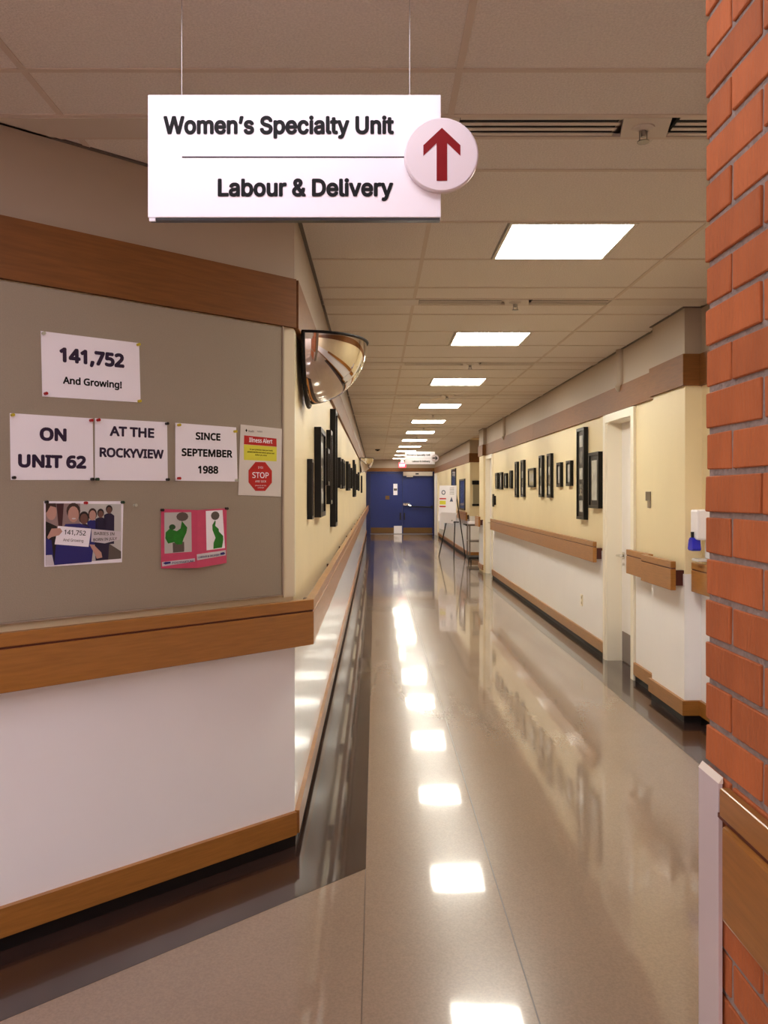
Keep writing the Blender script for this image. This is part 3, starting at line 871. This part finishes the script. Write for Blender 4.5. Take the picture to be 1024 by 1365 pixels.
# group photograph (a flat print)
p6, c, u, z = sheet('colour photo of hospital staff holding paper signs', [(-1.051, 1.472), (-0.768, 1.470), (-0.774, 1.250), (-1.049, 1.250)], 'paper', 'group_photograph', 'photo')
SX = 0.277 / 755.0; SZ = 0.220 / 615.0
def P(px, py): return ((px - 505) * SX, (750 - py) * SZ)
def pf(name, pts, m, k): return flat(name, [P(*q) for q in pts], m, p6, YP - 0.00025 * k)
def pe(name, cx, cy, rx, ry, m, k): 
    a = P(cx, cy); return flat(name, ell(a[0], a[1], rx * SX, ry * SZ, 14), m, p6, YP - 0.00025 * k)
pf('print_background', [(138, 150), (868, 165), (868, 712), (138, 738)], 'print_back', 0)
pf('print_background', [(138, 150), (460, 155), (460, 400), (138, 400)], 'print_wall', 1)
pf('print_background', [(236, 152), (305, 152), (290, 370), (255, 370)], 'print_door', 2)
pf('print_background', [(720, 540), (868, 640), (868, 712), (700, 715)], 'sepia', 2)
pe('staff_face', 190, 235, 48, 75, 'skin', 3); pf('staff_hair', [(138, 150), (230, 150), (235, 190), (180, 175), (150, 230), (138, 240)], 'hair', 4)
pf('staff_clothes', [(138, 320), (240, 370), (245, 560), (220, 738), (138, 738)], 'hair_black', 4)
pf('staff_clothes', [(138, 480), (190, 500), (215, 735), (138, 738)], 'scrubs', 5)
pf('staff_sleeve', [(138, 640), (195, 640), (215, 736), (138, 738)], 'print_white', 6)
for (cx, cy, rx, ry, hm, sm, cl) in ((745, 225, 26, 34, 'hair_black', 'skin_dark', 'scrubs_dark'), (660, 262, 26, 36, 'hair_black', 'skin_dark', 'scrubs_dark'), (580, 272, 33, 50, 'hair', 'skin', 'scrubs'), (497, 305, 38, 52, 'hair_black', 'skin_dark', 'scrubs_dark')):
    pe('staff_hair', cx, cy - 12, rx * 1.3, ry * 1.2, hm, 3)
    pe('staff_face', cx, cy, rx, ry, sm, 4)
    pf('staff_clothes', [(cx - 52, cy + ry + 10), (cx - 20, cy + ry - 4), (cx + 20, cy + ry - 4), (cx + 52, cy + ry + 20), (cx + 50, 560), (cx - 50, 560)], cl, 3)
pf('staff_clothes', [(600, 540), (745, 545), (735, 715), (610, 718)], 'scrubs_dark', 5)
pe('staff_hair', 395, 225, 66, 78, 'hair', 5)
pe('staff_face', 395, 258, 52, 78, 'skin', 6)
pe('staff_mouth', 398, 300, 20, 7, 'print_white', 7)
pf('staff_clothes', [(320, 350), (465, 350), (560, 400), (590, 560), (570, 728), (215, 738), (230, 560), (290, 400)], 'scrubs', 6)
pf('staff_arm', [(548, 555), (590, 560), (665, 640), (675, 690), (620, 700), (600, 650)], 'skin', 7)
pf('held_paper', [(250, 366), (565, 402), (540, 580), (218, 540)], 'paper', 8)
pf('held_paper', [(570, 405), (868, 440), (850, 520), (700, 552), (565, 530)], 'print_white', 8)
pf('staff_hand', [(150, 470), (190, 390), (270, 388), (290, 420), (260, 455), (190, 470), (160, 490)], 'skin', 9)
a, b_ = P(305, 450), P(510, 460)
writing('lettering', '141,752', a[0], b_[0], P(0, 458)[1], 45 * SZ, YP - 0.0025, 'ink', p6, bold=0.01, rot=-0.09)
writing('lettering', 'And Growing', P(295, 0)[0], P(488, 0)[0], P(0, 522)[1], 26 * SZ, YP - 0.0025, 'sepia', p6, bold=0.01, rot=-0.09)
writing('lettering', 'BABIES IN', P(592, 0)[0], P(795, 0)[0], P(0, 470)[1], 30 * SZ, YP - 0.0025, 'sepia', p6, bold=0.02, rot=-0.06)
writing('lettering', 'BORN IN JULY', P(585, 0)[0], P(822, 0)[0], P(0, 524)[1], 28 * SZ, YP - 0.0025, 'sepia', p6, bold=0.02, rot=0.02)
for x_, z_, m_ in ((-0.134, 0.219, 'pin_black'), (0.001, 0.215, 'pin_red'), (0.136, 0.216, 'pin_green')): pin(p6, x_, z_, m_)

# pink folded card with two silhouettes
p7 = on_angled('pink_flyer', 'pink folded flyer with two figures in green', 'flyer', -0.478, 1.212)
def fold_panel(xa, xb, za, zb, zc, zd, ya, yb):
    b = BM()
    v = [b.verts.new(q) for q in ((xa, ya, za), (xb, yb, zb), (xb, yb, zc), (xa, ya, zd), (xa, ya + 0.001, za), (xb, yb + 0.001, zb), (xb, yb + 0.001, zc), (xa, ya + 0.001, zd))]
    for f in ((0, 1, 2, 3), (7, 6, 5, 4), (0, 4, 5, 1), (1, 5, 6, 2), (2, 6, 7, 3), (3, 7, 4, 0)): b.faces.new([v[i] for i in f])
    return b
finish('left_panel', fold_panel(-0.143, 0.002, 0.006, 0.000, 0.222, 0.228, -0.017, -0.030), 'pink', p7)
finish('right_panel', fold_panel(0.002, 0.139, 0.000, 0.010, 0.227, 0.222, -0.030, -0.017), 'pink', p7)
def yl(x): return -0.0173 - (x + 0.143) / 0.145 * 0.013 if x <= 0.002 else -0.0303 + (x - 0.002) / 0.137 * 0.013
def pfl(name, poly, m, k):
    b = BM()
    vs = [b.verts.new((x, yl(x) - 0.0003 - 0.0003 * k, z)) for x, z in poly]
    b.faces.new(vs)
    r_ = bmesh.ops.extrude_face_region(b, geom=list(b.faces))
    for v in [e for e in r_['geom'] if isinstance(e, bmesh.types.BMVert)]: v.co.y += 0.00025
    return finish(name, b, m, p7)
S7 = 0.282 / 775.0
def Q(px, py): return ((px - 515) * S7, (885 - py) * 0.232 / 735.0)
def pq(n, pts, m, k): return pfl(n, [Q(*q) for q in pts], m, k)
pq('picture', [(155, 205), (450, 205), (455, 685), (158, 692)], 'print_back', 0)
pq('picture', [(625, 195), (842, 187), (875, 664), (635, 678)], 'paper', 0)
pq('figure_skirt', [(245, 570), (370, 560), (372, 640), (370, 680), (248, 685)], 'sepia', 1)
pq('figure_body', [(345, 310), (405, 390), (395, 450), (365, 520), (345, 590), (290, 590), (260, 560), (195, 575), (165, 510), (170, 440), (210, 400), (290, 430), (330, 400)], 'green', 2)
pfl('figure_head', [(Q(350, 255)[0] + 0.024 * math.cos(i * .5236), Q(350, 258)[1] + 0.017 * math.sin(i * .5236)) for i in range(12)], 'sepia', 3)
pfl('baby_head', [(Q(240, 380)[0] + 0.013 * math.cos(i * .5236), Q(240, 380)[1] + 0.0105 * math.sin(i * .5236)) for i in range(12)], 'dark_green', 3)
pq('figure_body', [(722, 665), (725, 590), (750, 530), (710, 430), (708, 370), (745, 310), (752, 330), (745, 380), (790, 420), (795, 455), (850, 510), (852, 560), (835, 655)], 'green', 1)
pfl('figure_head', [(Q(745, 255)[0] + 0.020 * math.cos(i * .5236), Q(745, 255)[1] + 0.017 * math.sin(i * .5236)) for i in range(12)], 'sepia', 2)
pq('caption_strip', [(130, 790), (490, 765), (492, 805), (132, 843)], 'print_white', 1)
pq('caption_strip', [(512, 720), (885, 690), (885, 755), (515, 792)], 'print_white', 1)
pq('pointing_hand', [(140, 805), (165, 790), (222, 790), (222, 812), (165, 822)], 'scrubs', 3)
pq('pointing_hand', [(812, 720), (855, 712), (878, 730), (855, 745), (812, 745)], 'scrubs', 3)
def w7(s, xa, xb, py, cap, m):
    o = writing('lettering', s, Q(xa, 0)[0], Q(xb, 0)[0], Q(0, py)[1], cap, 0, m, p7, bold=0.02, rot=0.04)
    for v in o.data.vertices: v.co.y = yl(v.co.x) - 0.0015
w7('POSTPARTUM', 238, 470, 815, 0.0075, 'scrubs')
w7('LABOUR & DELIVERY', 530, 800, 762, 0.0075, 'scrubs')
def pin7(x, z, m):
    finish('push_pin', add_cyl(add_cyl(BM(), (x, -0.017, z), (x, -0.024, z), 0.0055, 0.004, 10), (x, -0.024, z), (x, -0.030, z), 0.0055, n=10), m, p7)
pin7(-0.141, 0.224, 'pin_black'); pin7(0.136, 0.226, 'pin_black')
sp = on_angled('spare_push_pin', 'clear push pin stuck alone between photo and pink flyer', 'push pin', -0.725, 1.455)
finish('head', add_cyl(add_cyl(BM(), (0, -0.014, 0), (0, -0.022, 0), 0.006, 0.004, 10), (0, -0.022, 0), (0, -0.028, 0), 0.006, n=10), 'pin_clear', sp)

# ================================================================== DOME MIRRORS
def add_sweep(bm, pts, r, n=8, up=Vector((0, 0, 1))):
    rings = []
    for i, p in enumerate(pts):
        d = (pts[min(i + 1, len(pts) - 1)] - pts[max(i - 1, 0)]).normalized()
        a = d.cross(up).normalized(); b = a.cross(d)
        rings.append([bm.verts.new(p + a * r * math.cos(2 * math.pi * k / n) + b * r * math.sin(2 * math.pi * k / n)) for k in range(n)])
    for i in range(len(pts) - 1):
        for k in range(n):
            bm.faces.new((rings[i][k], rings[i][(k + 1) % n], rings[i + 1][(k + 1) % n], rings[i + 1][k]))
    bm.faces.new(rings[0][::-1]); bm.faces.new(rings[-1])
def dome_mirror(loc, label):
    t = thing('dome_mirror', label, 'mirror', loc)
    r = 0.285
    b = BM()
    nu, nv = 28, 14
    rows = []
    for j in range(nv + 1):
        th = math.pi / 2 * j / nv           # 0 = rim (top), 90 = bottom
        row = []
        for i in range(nu + 1):
            ph = -math.pi / 2 + math.pi * i / nu
            row.append(b.verts.new((r * math.cos(th) * math.cos(ph), r * math.cos(th) * math.sin(ph) * 1.0, -r * 1.02 * math.sin(th))))
        rows.append(row)
    for j in range(nv):
        for i in range(nu):
            b.faces.new((rows[j][i], rows[j][i + 1], rows[j + 1][i + 1], rows[j + 1][i]))
    bmesh.ops.remove_doubles(b, verts=b.verts, dist=0.0005)
    finish('mirror_dome', b, 'mirror', t, smooth=True)
    # top rim and wall rim, dark rubber
    b = BM()
    pts = [Vector((r * 1.01 * math.cos(-math.pi / 2 + math.pi * i / 28), r * 1.01 * math.sin(-math.pi / 2 + math.pi * i / 28), 0.002)) for i in range(29)]
    add_sweep(b, pts, 0.006)
    finish('top_rim', b, 'rubber', t, smooth=True)
    b = BM()
    pts = [Vector((0.006, r * 1.02 * math.cos(math.pi * i / 28), -r * 1.06 * math.sin(math.pi * i / 28))) for i in range(29)]
    add_sweep(b, pts, 0.009, up=Vector((1, 0, 0)))
    finish('wall_rim', b, 'rubber', t, smooth=True)
    b = BM()
    v = [b.verts.new((0.001, r * math.cos(math.pi * i / 28), -r * math.sin(math.pi * i / 28) * 1.03)) for i in range(29)]
    v2 = [b.verts.new((0.005, q.co.y, q.co.z)) for q in v]
    b.faces.new(v); b.faces.new(v2[::-1])
    for i in range(29): b.faces.new((v[i], v[(i + 1) % 29], v2[(i + 1) % 29], v2[i]))
    finish('back_plate', b, 'black_frame', t)
    b = BM()
    v = [b.verts.new((r * 0.99 * math.cos(-math.pi / 2 + math.pi * i / 28), r * 0.99 * math.sin(-math.pi / 2 + math.pi * i / 28), 0)) for i in range(29)]
    v2 = [b.verts.new((q.co.x, q.co.y, 0.003)) for q in v]
    b.faces.new(v); b.faces.new(v2[::-1])
    for i in range(29): b.faces.new((v[i], v[(i + 1) % 29], v2[(i + 1) % 29], v2[i]))
    finish('top_cover', b, 'sepia', t)
    return t
dome_mirror((LX + 0.024, 3.86, 2.212), 'large chrome half-dome safety mirror at the near corner of the left wall')
dome_mirror((LX + 0.024, 16.8, 2.212), 'small distant half-dome mirror far down the left wall')

# ================================================================== PICTURE FRAMES
def frame(side, ya, yb, z0, z1, label, nphoto=1, depth=0.035, pale=False, group=None):
    """side -1: left wall, +1: right wall"""
    wd = yb - ya; ht = z1 - z0
    if side > 0: loc = (XR, (ya + yb) / 2, z0); rz = -math.pi / 2
    else: loc = (LX, (ya + yb) / 2, z0); rz = math.pi / 2
    t = thing('picture_frame', label, 'picture', loc, rz, group)
    bw = min(0.028, wd * 0.16)
    b = BM()
    for q in ((-wd / 2, wd / 2, 0, bw), (-wd / 2, wd / 2, ht - bw, ht), (-wd / 2, -wd / 2 + bw, bw, ht - bw), (wd / 2 - bw, wd / 2, bw, ht - bw)):
        add_box(b, q[0], q[1], -depth, -0.001, q[2], q[3])
    finish('moulding', b, 'black_frame', t)
    mb = finish('mat_board', box(-wd / 2 + bw, wd / 2 - bw, -depth + 0.012, -0.002, bw, ht - bw), 'mat_pale' if pale else 'mat_board', t)
    m = 0.02 if wd < 0.25 else 0.06
    ph = (ht - 2 * bw - m * (nphoto + 1) * 0.8) / nphoto
    for i in range(nphoto):
        za = bw + m * 0.8 + i * (ph + m * 0.8)
        finish('photo_print', box(-wd / 2 + bw + m, wd / 2 - bw - m, -depth + 0.010, -depth + 0.012, za, za + ph), ('print_grey', 'print_dark')[i % 2] if nphoto > 1 else 'print_grey', mb)
    return t
GR = 'black picture frames on the right wall'; GL = 'black picture frames on the left wall'
RF = [(7.41, 7.76, 1.356, 1.880, 'broad black picture frame right beside the white door', 1, 0.045),
      (7.93, 8.22, 1.236, 2.146, 'very tall black frame with a column of photos on the right wall', 5, 0.045),
      (8.52, 8.72, 1.573, 1.843, 'small black frame just beyond the tallest frame on the right wall', 1, 0.035),
      (8.98, 9.18, 1.567, 1.840, 'small black frame midway between a tall frame pair and the tallest frame', 1, 0.035),
      (9.48, 9.70, 1.442, 1.964, 'tall black frame, nearer one of the nearer tall pair on right wall', 4, 0.035),
      (9.98, 10.18, 1.447, 1.964, 'tall black frame, farther one of the nearer tall pair on right wall', 4, 0.035),
      (10.49, 10.90, 1.574, 1.825, 'landscape black frame with pale mat between the two tall pairs', 1, 0.035),
      (11.23, 11.45, 1.441, 1.958, 'tall black frame, nearer one of the farther tall pair on right wall', 4, 0.035),
      (11.75, 11.93, 1.438, 1.954, 'tall black frame, farther one of the farther tall pair on right wall', 4, 0.035),
      (12.26, 12.41, 1.567, 1.840, 'small narrow black frame just past the farther tall pair on right wall', 1, 0.035),
      (12.71, 12.94, 1.574, 1.811, 'small squarish black frame, third from the far end of right wall', 1, 0.035),
      (13.19, 13.43, 1.555, 1.838, 'small black frame, second from the far end of the right picture row', 1, 0.035),
      (13.66, 13.87, 1.568, 1.839, 'small black frame, farthest in the right wall picture row', 1, 0.035)]
for a in RF: frame(1, *a[:5], nphoto=a[5], depth=a[6], pale=(a[0] == 10.49), group=GR)
LF = [(4.12, 4.22, 1.365, 1.673, 'small slim black frame, nearest on the left wall under the mirror', 1, 0.028),
      (4.61, 5.05, 1.360, 1.876, 'thick black frame with glossy glass, second on the left wall', 3, 0.040),
      (5.38, 5.60, 1.550, 1.796, 'small black frame between the second and fourth on left wall', 1, 0.035),
      (5.73, 5.93, 1.420, 1.946, 'medium tall black frame just before the tallest on left wall', 3, 0.035),
      (6.20, 6.50, 1.240, 2.143, 'tallest black frame on the left wall', 5, 0.045),
      (7.30, 7.52, 1.545, 1.820, 'small black frame just beyond the tallest on left wall', 1, 0.035),
      (7.87, 8.07, 1.540, 1.830, 'small black frame, seventh along the left wall', 1, 0.035),
      (8.20, 8.42, 1.545, 1.830, 'small black frame, eighth along the left wall', 1, 0.035),
      (9.42, 9.64, 1.526, 1.867, 'black frame, ninth along the left wall', 2, 0.035),
      (9.95, 10.2, 1.530, 1.860, 'black frame, tenth along the left wall', 1, 0.035),
      (11.0, 11.22, 1.56, 1.84, 'small black frame, eleventh along the left wall', 1, 0.035),
      (12.2, 12.42, 1.438, 1.997, 'far tall black frame, nearer of a far pair on left wall', 4, 0.035),
      (12.9, 13.12, 1.438, 1.960, 'far tall black frame, farther of a far pair on left wall', 4, 0.035),
      (14.4, 14.62, 1.55, 1.84, 'small far black frame past the far tall pair on left wall', 1, 0.035),
      (15.7, 15.92, 1.54, 1.90, 'small black frame just before the distant dome mirror', 1, 0.035),
      (18.9, 19.15, 1.50, 1.90, 'last black frame beyond the distant dome mirror on left wall', 1, 0.035)]
for a in LF: frame(-1, *a[:5], nphoto=a[5], depth=a[6], group=GL)
# far right wall, beyond the alcove
def far_panel(ya, yb, z0, z1, label):
    t = thing('picture_frame', label, 'picture', (2.15, (ya + yb) / 2, z0), -math.pi / 2)
    w_ = yb - ya; h_ = z1 - z0
    b = BM()
    for q in ((-w_ / 2, w_ / 2, 0, 0.04), (-w_ / 2, w_ / 2, h_ - 0.04, h_), (-w_ / 2, -w_ / 2 + 0.04, 0.04, h_ - 0.04), (w_ / 2 - 0.04, w_ / 2, 0.04, h_ - 0.04)):
        add_box(b, q[0], q[1], -0.03, -0.001, q[2], q[3])
    finish('moulding', b, 'mat_board', t)
    finish('glass', box(-w_ / 2 + 0.04, w_ / 2 - 0.04, -0.015, -0.002, 0.04, h_ - 0.04), 'glass_blue', t)
far_panel(19.4, 20.6, 1.08, 1.84, 'blue-grey framed panel behind the easel, nearer one')
far_panel(21.6, 22.8, 1.45, 2.16, 'blue-grey framed panel beyond the easel poster, farther one')

# ================================================================== SMALL WALL THINGS (right wall frame: x=-Y, y=+X)
def on_right(name, label, cat, y, z, x=XR, group=None):
    return thing(name, label, cat, (x, y, z), -math.pi / 2, group)
for y, lab in ((6.85, 'white half-round pipe cover below the ceiling above the white door'), (13.0, 'distant half-round pipe cover high on the right wall')):
    t = on_right('pipe_cover', lab, 'pipe cover', y, 2.355)
    b = BM()
    n = 12
    prof = [(0.050 * math.cos(math.pi * i / n), -0.004 - 0.042 * math.sin(math.pi * i / n)) for i in range(n + 1)]
    add_prism(b, prof, 0.075, HC - 2.355)
    # rounded, tapering lower end
    prev = [b.verts.new((p[0], p[1], 0.075)) for p in prof]
    for sc, zz in ((0.86, 0.045), (0.6, 0.018), (0.25, 0.0)):
        cur = [b.verts.new((p[0] * sc, -0.023 + (p[1] + 0.004) * sc, zz)) for p in prof]
        for i in range(n): b.faces.new((prev[i], prev[i + 1], cur[i + 1], cur[i]))
        b.faces.new((prev[n], prev[0], cur[0], cur[n]))
        prev = cur
    b.faces.new(prev)
    finish('channel', b, 'frieze', t)
t = on_right('room_plaque', 'small metal room plaque between white door and pilaster', 'plaque', 6.17, 1.385)
finish('plate', box(-0.055, 0.055, -0.008, -0.001, 0.055, 0.125, 0.002), 'plaque', t)
finish('slider_tab', box(0.015, 0.055, -0.016, -0.001, 0.0, 0.058, 0.002), 'steel', t)
t = on_right('wall_outlet', 'small ivory wall outlet low on the white wainscot', 'outlet', 8.14, 0.365)
finish('cover_plate', box(-0.036, 0.036, -0.013, -0.0065, 0, 0.115, 0.003), 'ivory', t)
for zz in (0.03, 0.085): finish('socket', box(-0.012, 0.012, -0.0145, -0.013, zz - 0.013, zz + 0.013), 'frieze', t)
t = on_right('dark_plaque', 'dark plaque on the wall beside the pale far door', 'plaque', 14.12, 1.26)
finish('plate', box(-0.12, 0.12, -0.03, -0.001, 0.03, 0.19, 0.004), 'black_frame', t)
finish('tab', box(0.0, 0.12, -0.05, -0.03, 0.0, 0.22, 0.004), 'dark', t)
for (y_, lab) in ((5.42, 'small screw stud low on the pilaster, nearer'),): pass

# soap dispenser
t = on_right('soap_dispenser', 'white wall soap dispenser with a blue nozzle guard beside the brick wall', 'dispenser', 5.09, 1.07, 2.13)
finish('back_plate', box(-0.062, 0.062, -0.02, -0.006, 0.05, 0.32, 0.008), 'plastic_white', t)
b = box(-0.058, 0.058, -0.132, -0.02, 0.135, 0.325, 0.012)
finish('cover', b, 'plastic_white', t)
finish('drip_tray', box(-0.05, 0.05, -0.125, -0.02, 0.0, 0.016, 0.004), 'plastic_clear', t)
finish('tray_stem', box(-0.045, 0.045, -0.045, -0.019, 0.016, 0.13, 0.004), 'plastic_clear', t)
b = BM()
pts = [(-0.046, 0.075), (-0.03, 0.066), (0.03, 0.066), (0.046, 0.075), (0.03, 0.135), (0.012, 0.15), (-0.012, 0.15), (-0.03, 0.135)]
add_slab(b, pts, -0.155, -0.10)
bmesh.ops.bevel(b, geom=list(b.edges), offset=0.006, segments=2, affect='EDGES', profile=0.5)
finish('nozzle_guard', b, 'plastic_blue', t)
finish('nozzle', add_cyl(BM(), (0, -0.14, 0.185), (0, -0.14, 0.145), 0.011, 0.009), 'dark', t)

# ================================================================== EASEL, CART
t = thing('poster_easel', 'black tripod easel holding a white information poster near the blue doors', 'easel', (1.80, 18.9, 0))
t_easel = t
finish('leg', add_cyl(BM(), (-0.02, -0.42, 0.0), (0.06, -0.10, 1.62), 0.013, n=8), 'dark', t)
finish('leg', add_cyl(BM(), (-0.32, 0.12, 0.0), (0.02, 0.0, 1.62), 0.013, n=8), 'dark', t)
finish('leg', add_cyl(BM(), (0.30, 0.10, 0.0), (0.06, 0.06, 1.62), 0.013, n=8), 'dark', t)
finish('ledge', add_cyl(BM(), (-0.22, -0.10, 0.83), (0.10, -0.36, 0.83), 0.014, n=8), 'dark', t)
ps = thing('display_poster', 'white information poster leaning on the easel', 'poster', (1.80, 18.9, 0.85), R(-38))
o = finish('board', add_slab(BM(), [(-0.24, 0.0), (0.24, 0.0), (0.27, 0.82), (-0.20, 0.82)], -0.26, -0.25), 'paper', ps)
flat('coloured_panel', [(-0.20, 0.50), (-0.02, 0.50), (-0.02, 0.53), (-0.20, 0.53)], 'alert_red', ps, -0.2615, 0.001)
flat('coloured_panel', [(-0.20, 0.38), (-0.03, 0.38), (-0.03, 0.47), (-0.20, 0.47)], 'alert_yellow', ps, -0.2615, 0.001)
flat('coloured_panel', [(-0.20, 0.32), (-0.03, 0.32), (-0.03, 0.35), (-0.20, 0.35)], 'alert_red', ps, -0.2615, 0.001)
flat('round_emblem', ell(-0.09, 0.66, 0.055, 0.055, 16), 'glass_blue', ps, -0.2615, 0.001)
flat('round_emblem', ell(-0.09, 0.66, 0.035, 0.035, 16), 'paper', ps, -0.2625, 0.001)
flat('picture', [(0.08, 0.45), (0.17, 0.45), (0.13, 0.56)], 'glass_blue', ps, -0.2615, 0.001)
for i in range(5): flat('text_line', [(0.08, 0.62 + i * 0.035), (0.20, 0.62 + i * 0.035), (0.20, 0.628 + i * 0.035), (0.08, 0.628 + i * 0.035)], 'sepia', ps, -0.2615, 0.001)
flat('text_line', [(-0.2, 0.135), (-0.02, 0.135), (-0.02, 0.145), (-0.2, 0.145)], 'ink', ps, -0.2615, 0.001)
def shift(o, dx, dy, dz): o.data.transform(Matrix.Translation((dx, dy, dz)))
for n_, poly, ya in (('leaflet', [(-0.17, 0.02), (0.10, 0.0), (0.20, 0.24), (-0.17, 0.26)], -0.01), ('leaflet', [(-0.20, -0.12), (-0.10, -0.14), (-0.10, 0.20), (-0.20, 0.24)], 0.004)):
    shift(finish(n_, add_slab(BM(), poly, ya, ya + 0.01), 'paper', t_easel), -0.14, -0.40, 0.80)
shift(finish('clip', add_cyl(BM(), (0.08, -0.010, 0.07), (0.08, -0.013, 0.07), 0.012, n=10), 'dark', t_easel), -0.14, -0.40, 0.80)

t = thing('utility_cart', 'grey utility cart in the alcove beyond the far pilaster', 'cart', (2.25, 17.4, 0))
finish('top_shelf', box(-0.30, 0.35, -0.28, 0.28, 0.80, 0.84, 0.01), 'cart_grey', t)
finish('middle_shelf', box(-0.27, 0.33, -0.26, 0.26, 0.46, 0.48, 0.004), 'cart_grey', t)
finish('bottom_shelf', box(-0.28, 0.34, -0.27, 0.27, 0.10, 0.14, 0.01), 'dark', t)
for x in (-0.27, 0.30):
    for y in (-0.25, 0.23): finish('upright', box(x, x + 0.025, y, y + 0.025, 0.14, 0.80), 'cart_grey', t)
for x in (-0.23, 0.29):
    for y in (-0.2, 0.2): finish('caster', add_cyl(add_cyl(BM(), (x - 0.012, y, 0.04), (x + 0.012, y, 0.04), 0.04, n=14), (x, y, 0.04), (x, y, 0.10), 0.01), 'dark', t)
finish('push_handle', add_cyl(BM(), (-0.33, -0.25, 0.82), (-0.33, 0.25, 0.82), 0.018), 'dark', t)
bx = thing('paper_stack', 'white paper stack on the grey cart', 'paper', (2.07, 17.3, 0.84))
finish('sheets', box(-0.10, 0.08, -0.13, 0.13, 0.0, 0.05, 0.004), 'paper', bx)
bx = thing('tan_box', 'tan carton standing on the grey cart', 'box', (2.28, 17.3, 0.84))
finish('carton', box(-0.08, 0.12, -0.12, 0.12, 0.0, 0.20, 0.003), 'box_tan', bx)
finish('tape', box(-0.01, 0.05, -0.121, 0.121, 0.2, 0.201), 'ivory', bx)
nt_ = thing('wall_notice', 'pale notice with dark rails on the alcove end wall above cart', 'notice', (2.33, 18.5, 1.2))
finish('sheet', box(-0.11, 0.17, -0.008, -0.002, 0.05, 0.49), 'mat_pale', nt_)
finish('rail', box(-0.13, 0.19, -0.03, -0.002, 0.49, 0.58, 0.004), 'black_frame', nt_)
finish('rail', box(-0.13, 0.19, -0.03, -0.002, 0.0, 0.05, 0.004), 'black_frame', nt_)

# ================================================================== BRICK WALL (foreground right)
XB, YB1 = 0.545, 1.338
bw = struct('wall_brick', box(XB + 0.004, XB + 0.30, -0.30, YB1 - 0.006, 0, 2.8), 'mortar')
BH = 0.0681 - 0.010
def brick_mesh(L, seed):
    rs = random.Random(seed)
    b = box(0, 0.09, -L / 2, L / 2, 0, BH, 0)
    for v in b.verts: v.co += Vector((rs.uniform(-.0008, .0008), rs.uniform(-.0012, .0012), rs.uniform(-.001, .001)))
    bmesh.ops.bevel(b, geom=list(b.edges), offset=0.0016, segments=1, affect='EDGES')
    bmesh.ops.recalc_face_normals(b, faces=b.faces)
    me = bpy.data.meshes.new('brick'); b.to_mesh(me); b.free(); me.materials.append(MATS['brick'])
    return me
full_b = [brick_mesh(0.190, s) for s in range(6)]
half_b = [brick_mesh(0.090, s + 20) for s in range(4)]
rs = random.Random(3)
for k in range(-22, 18):
    z0 = 1.533 + 0.0681 * k + 0.005
    if z0 < 0.0 or z0 + BH > 2.72: continue
    y = YB1
    first = (k % 2 == 0)
    while y > 0.06:
        L = 0.090 if (first) else 0.190
        me = rs.choice(half_b if first else full_b)
        first = False
        o = bpy.data.objects.new('brick', me); COL.objects.link(o); o.parent = bw
        o.location = Vector((XB + rs.uniform(-0.0012, 0.0012), y - L / 2, z0)) - bw.location
        o.rotation_euler = (rs.uniform(-.004, .004), 0, rs.uniform(-.006, .006))
        y -= L + 0.010
# rail and guard on the brick wall
t = thing('handrail', 'golden wooden handrail board fixed to the brick wall', 'handrail', (XB, 0.8, 0.855))
wpart('rail_board', bevelled(box(XB - 0.022, XB - 0.002, -0.2, 1.228, 0.852, 0.997), 0.006), 'wood', t)
wpart('top_board', bevelled(box(XB - 0.018, XB - 0.002, -0.2, 1.244, 1.004, 1.048), 0.003), 'wood', t)
wpart('groove_strip', box(XB - 0.014, XB - 0.003, -0.2, 1.258, 0.997, 1.004), 'wood_groove', t)
t = thing('corner_guard', 'tall whitish corner guard on the end of the brick wall', 'corner guard', (XB, YB1, 0))
b = BM()
add_prism(b, [(XB - 0.010, 1.264), (XB - 0.004, 1.264), (XB - 0.004, YB1 + 0.002), (XB + 0.06, YB1 + 0.002), (XB + 0.06, YB1 + 0.008), (XB - 0.006, YB1 + 0.008), (XB - 0.010, YB1 + 0.004)], 0.0, 1.046)
wpart('guard_profile', b, 'guard', t)
b = BM()
v = [b.verts.new(q) for q in ((XB - 0.010, 1.264, 1.046), (XB - 0.010, YB1 + 0.006, 1.046), (XB - 0.003, YB1 + 0.006, 1.056), (XB - 0.003, 1.264, 1.056), (XB - 0.003, 1.264, 1.046), (XB - 0.003, YB1 + 0.006, 1.046))]
for f in ((0, 1, 2, 3), (0, 3, 4), (1, 5, 2), (3, 2, 5, 4), (0, 4, 5, 1)): b.faces.new([v[i] for i in f])
wpart('top_cap_highlight', b, 'casing', t)  # paler colour than the guard paints the highlight on its bevelled top
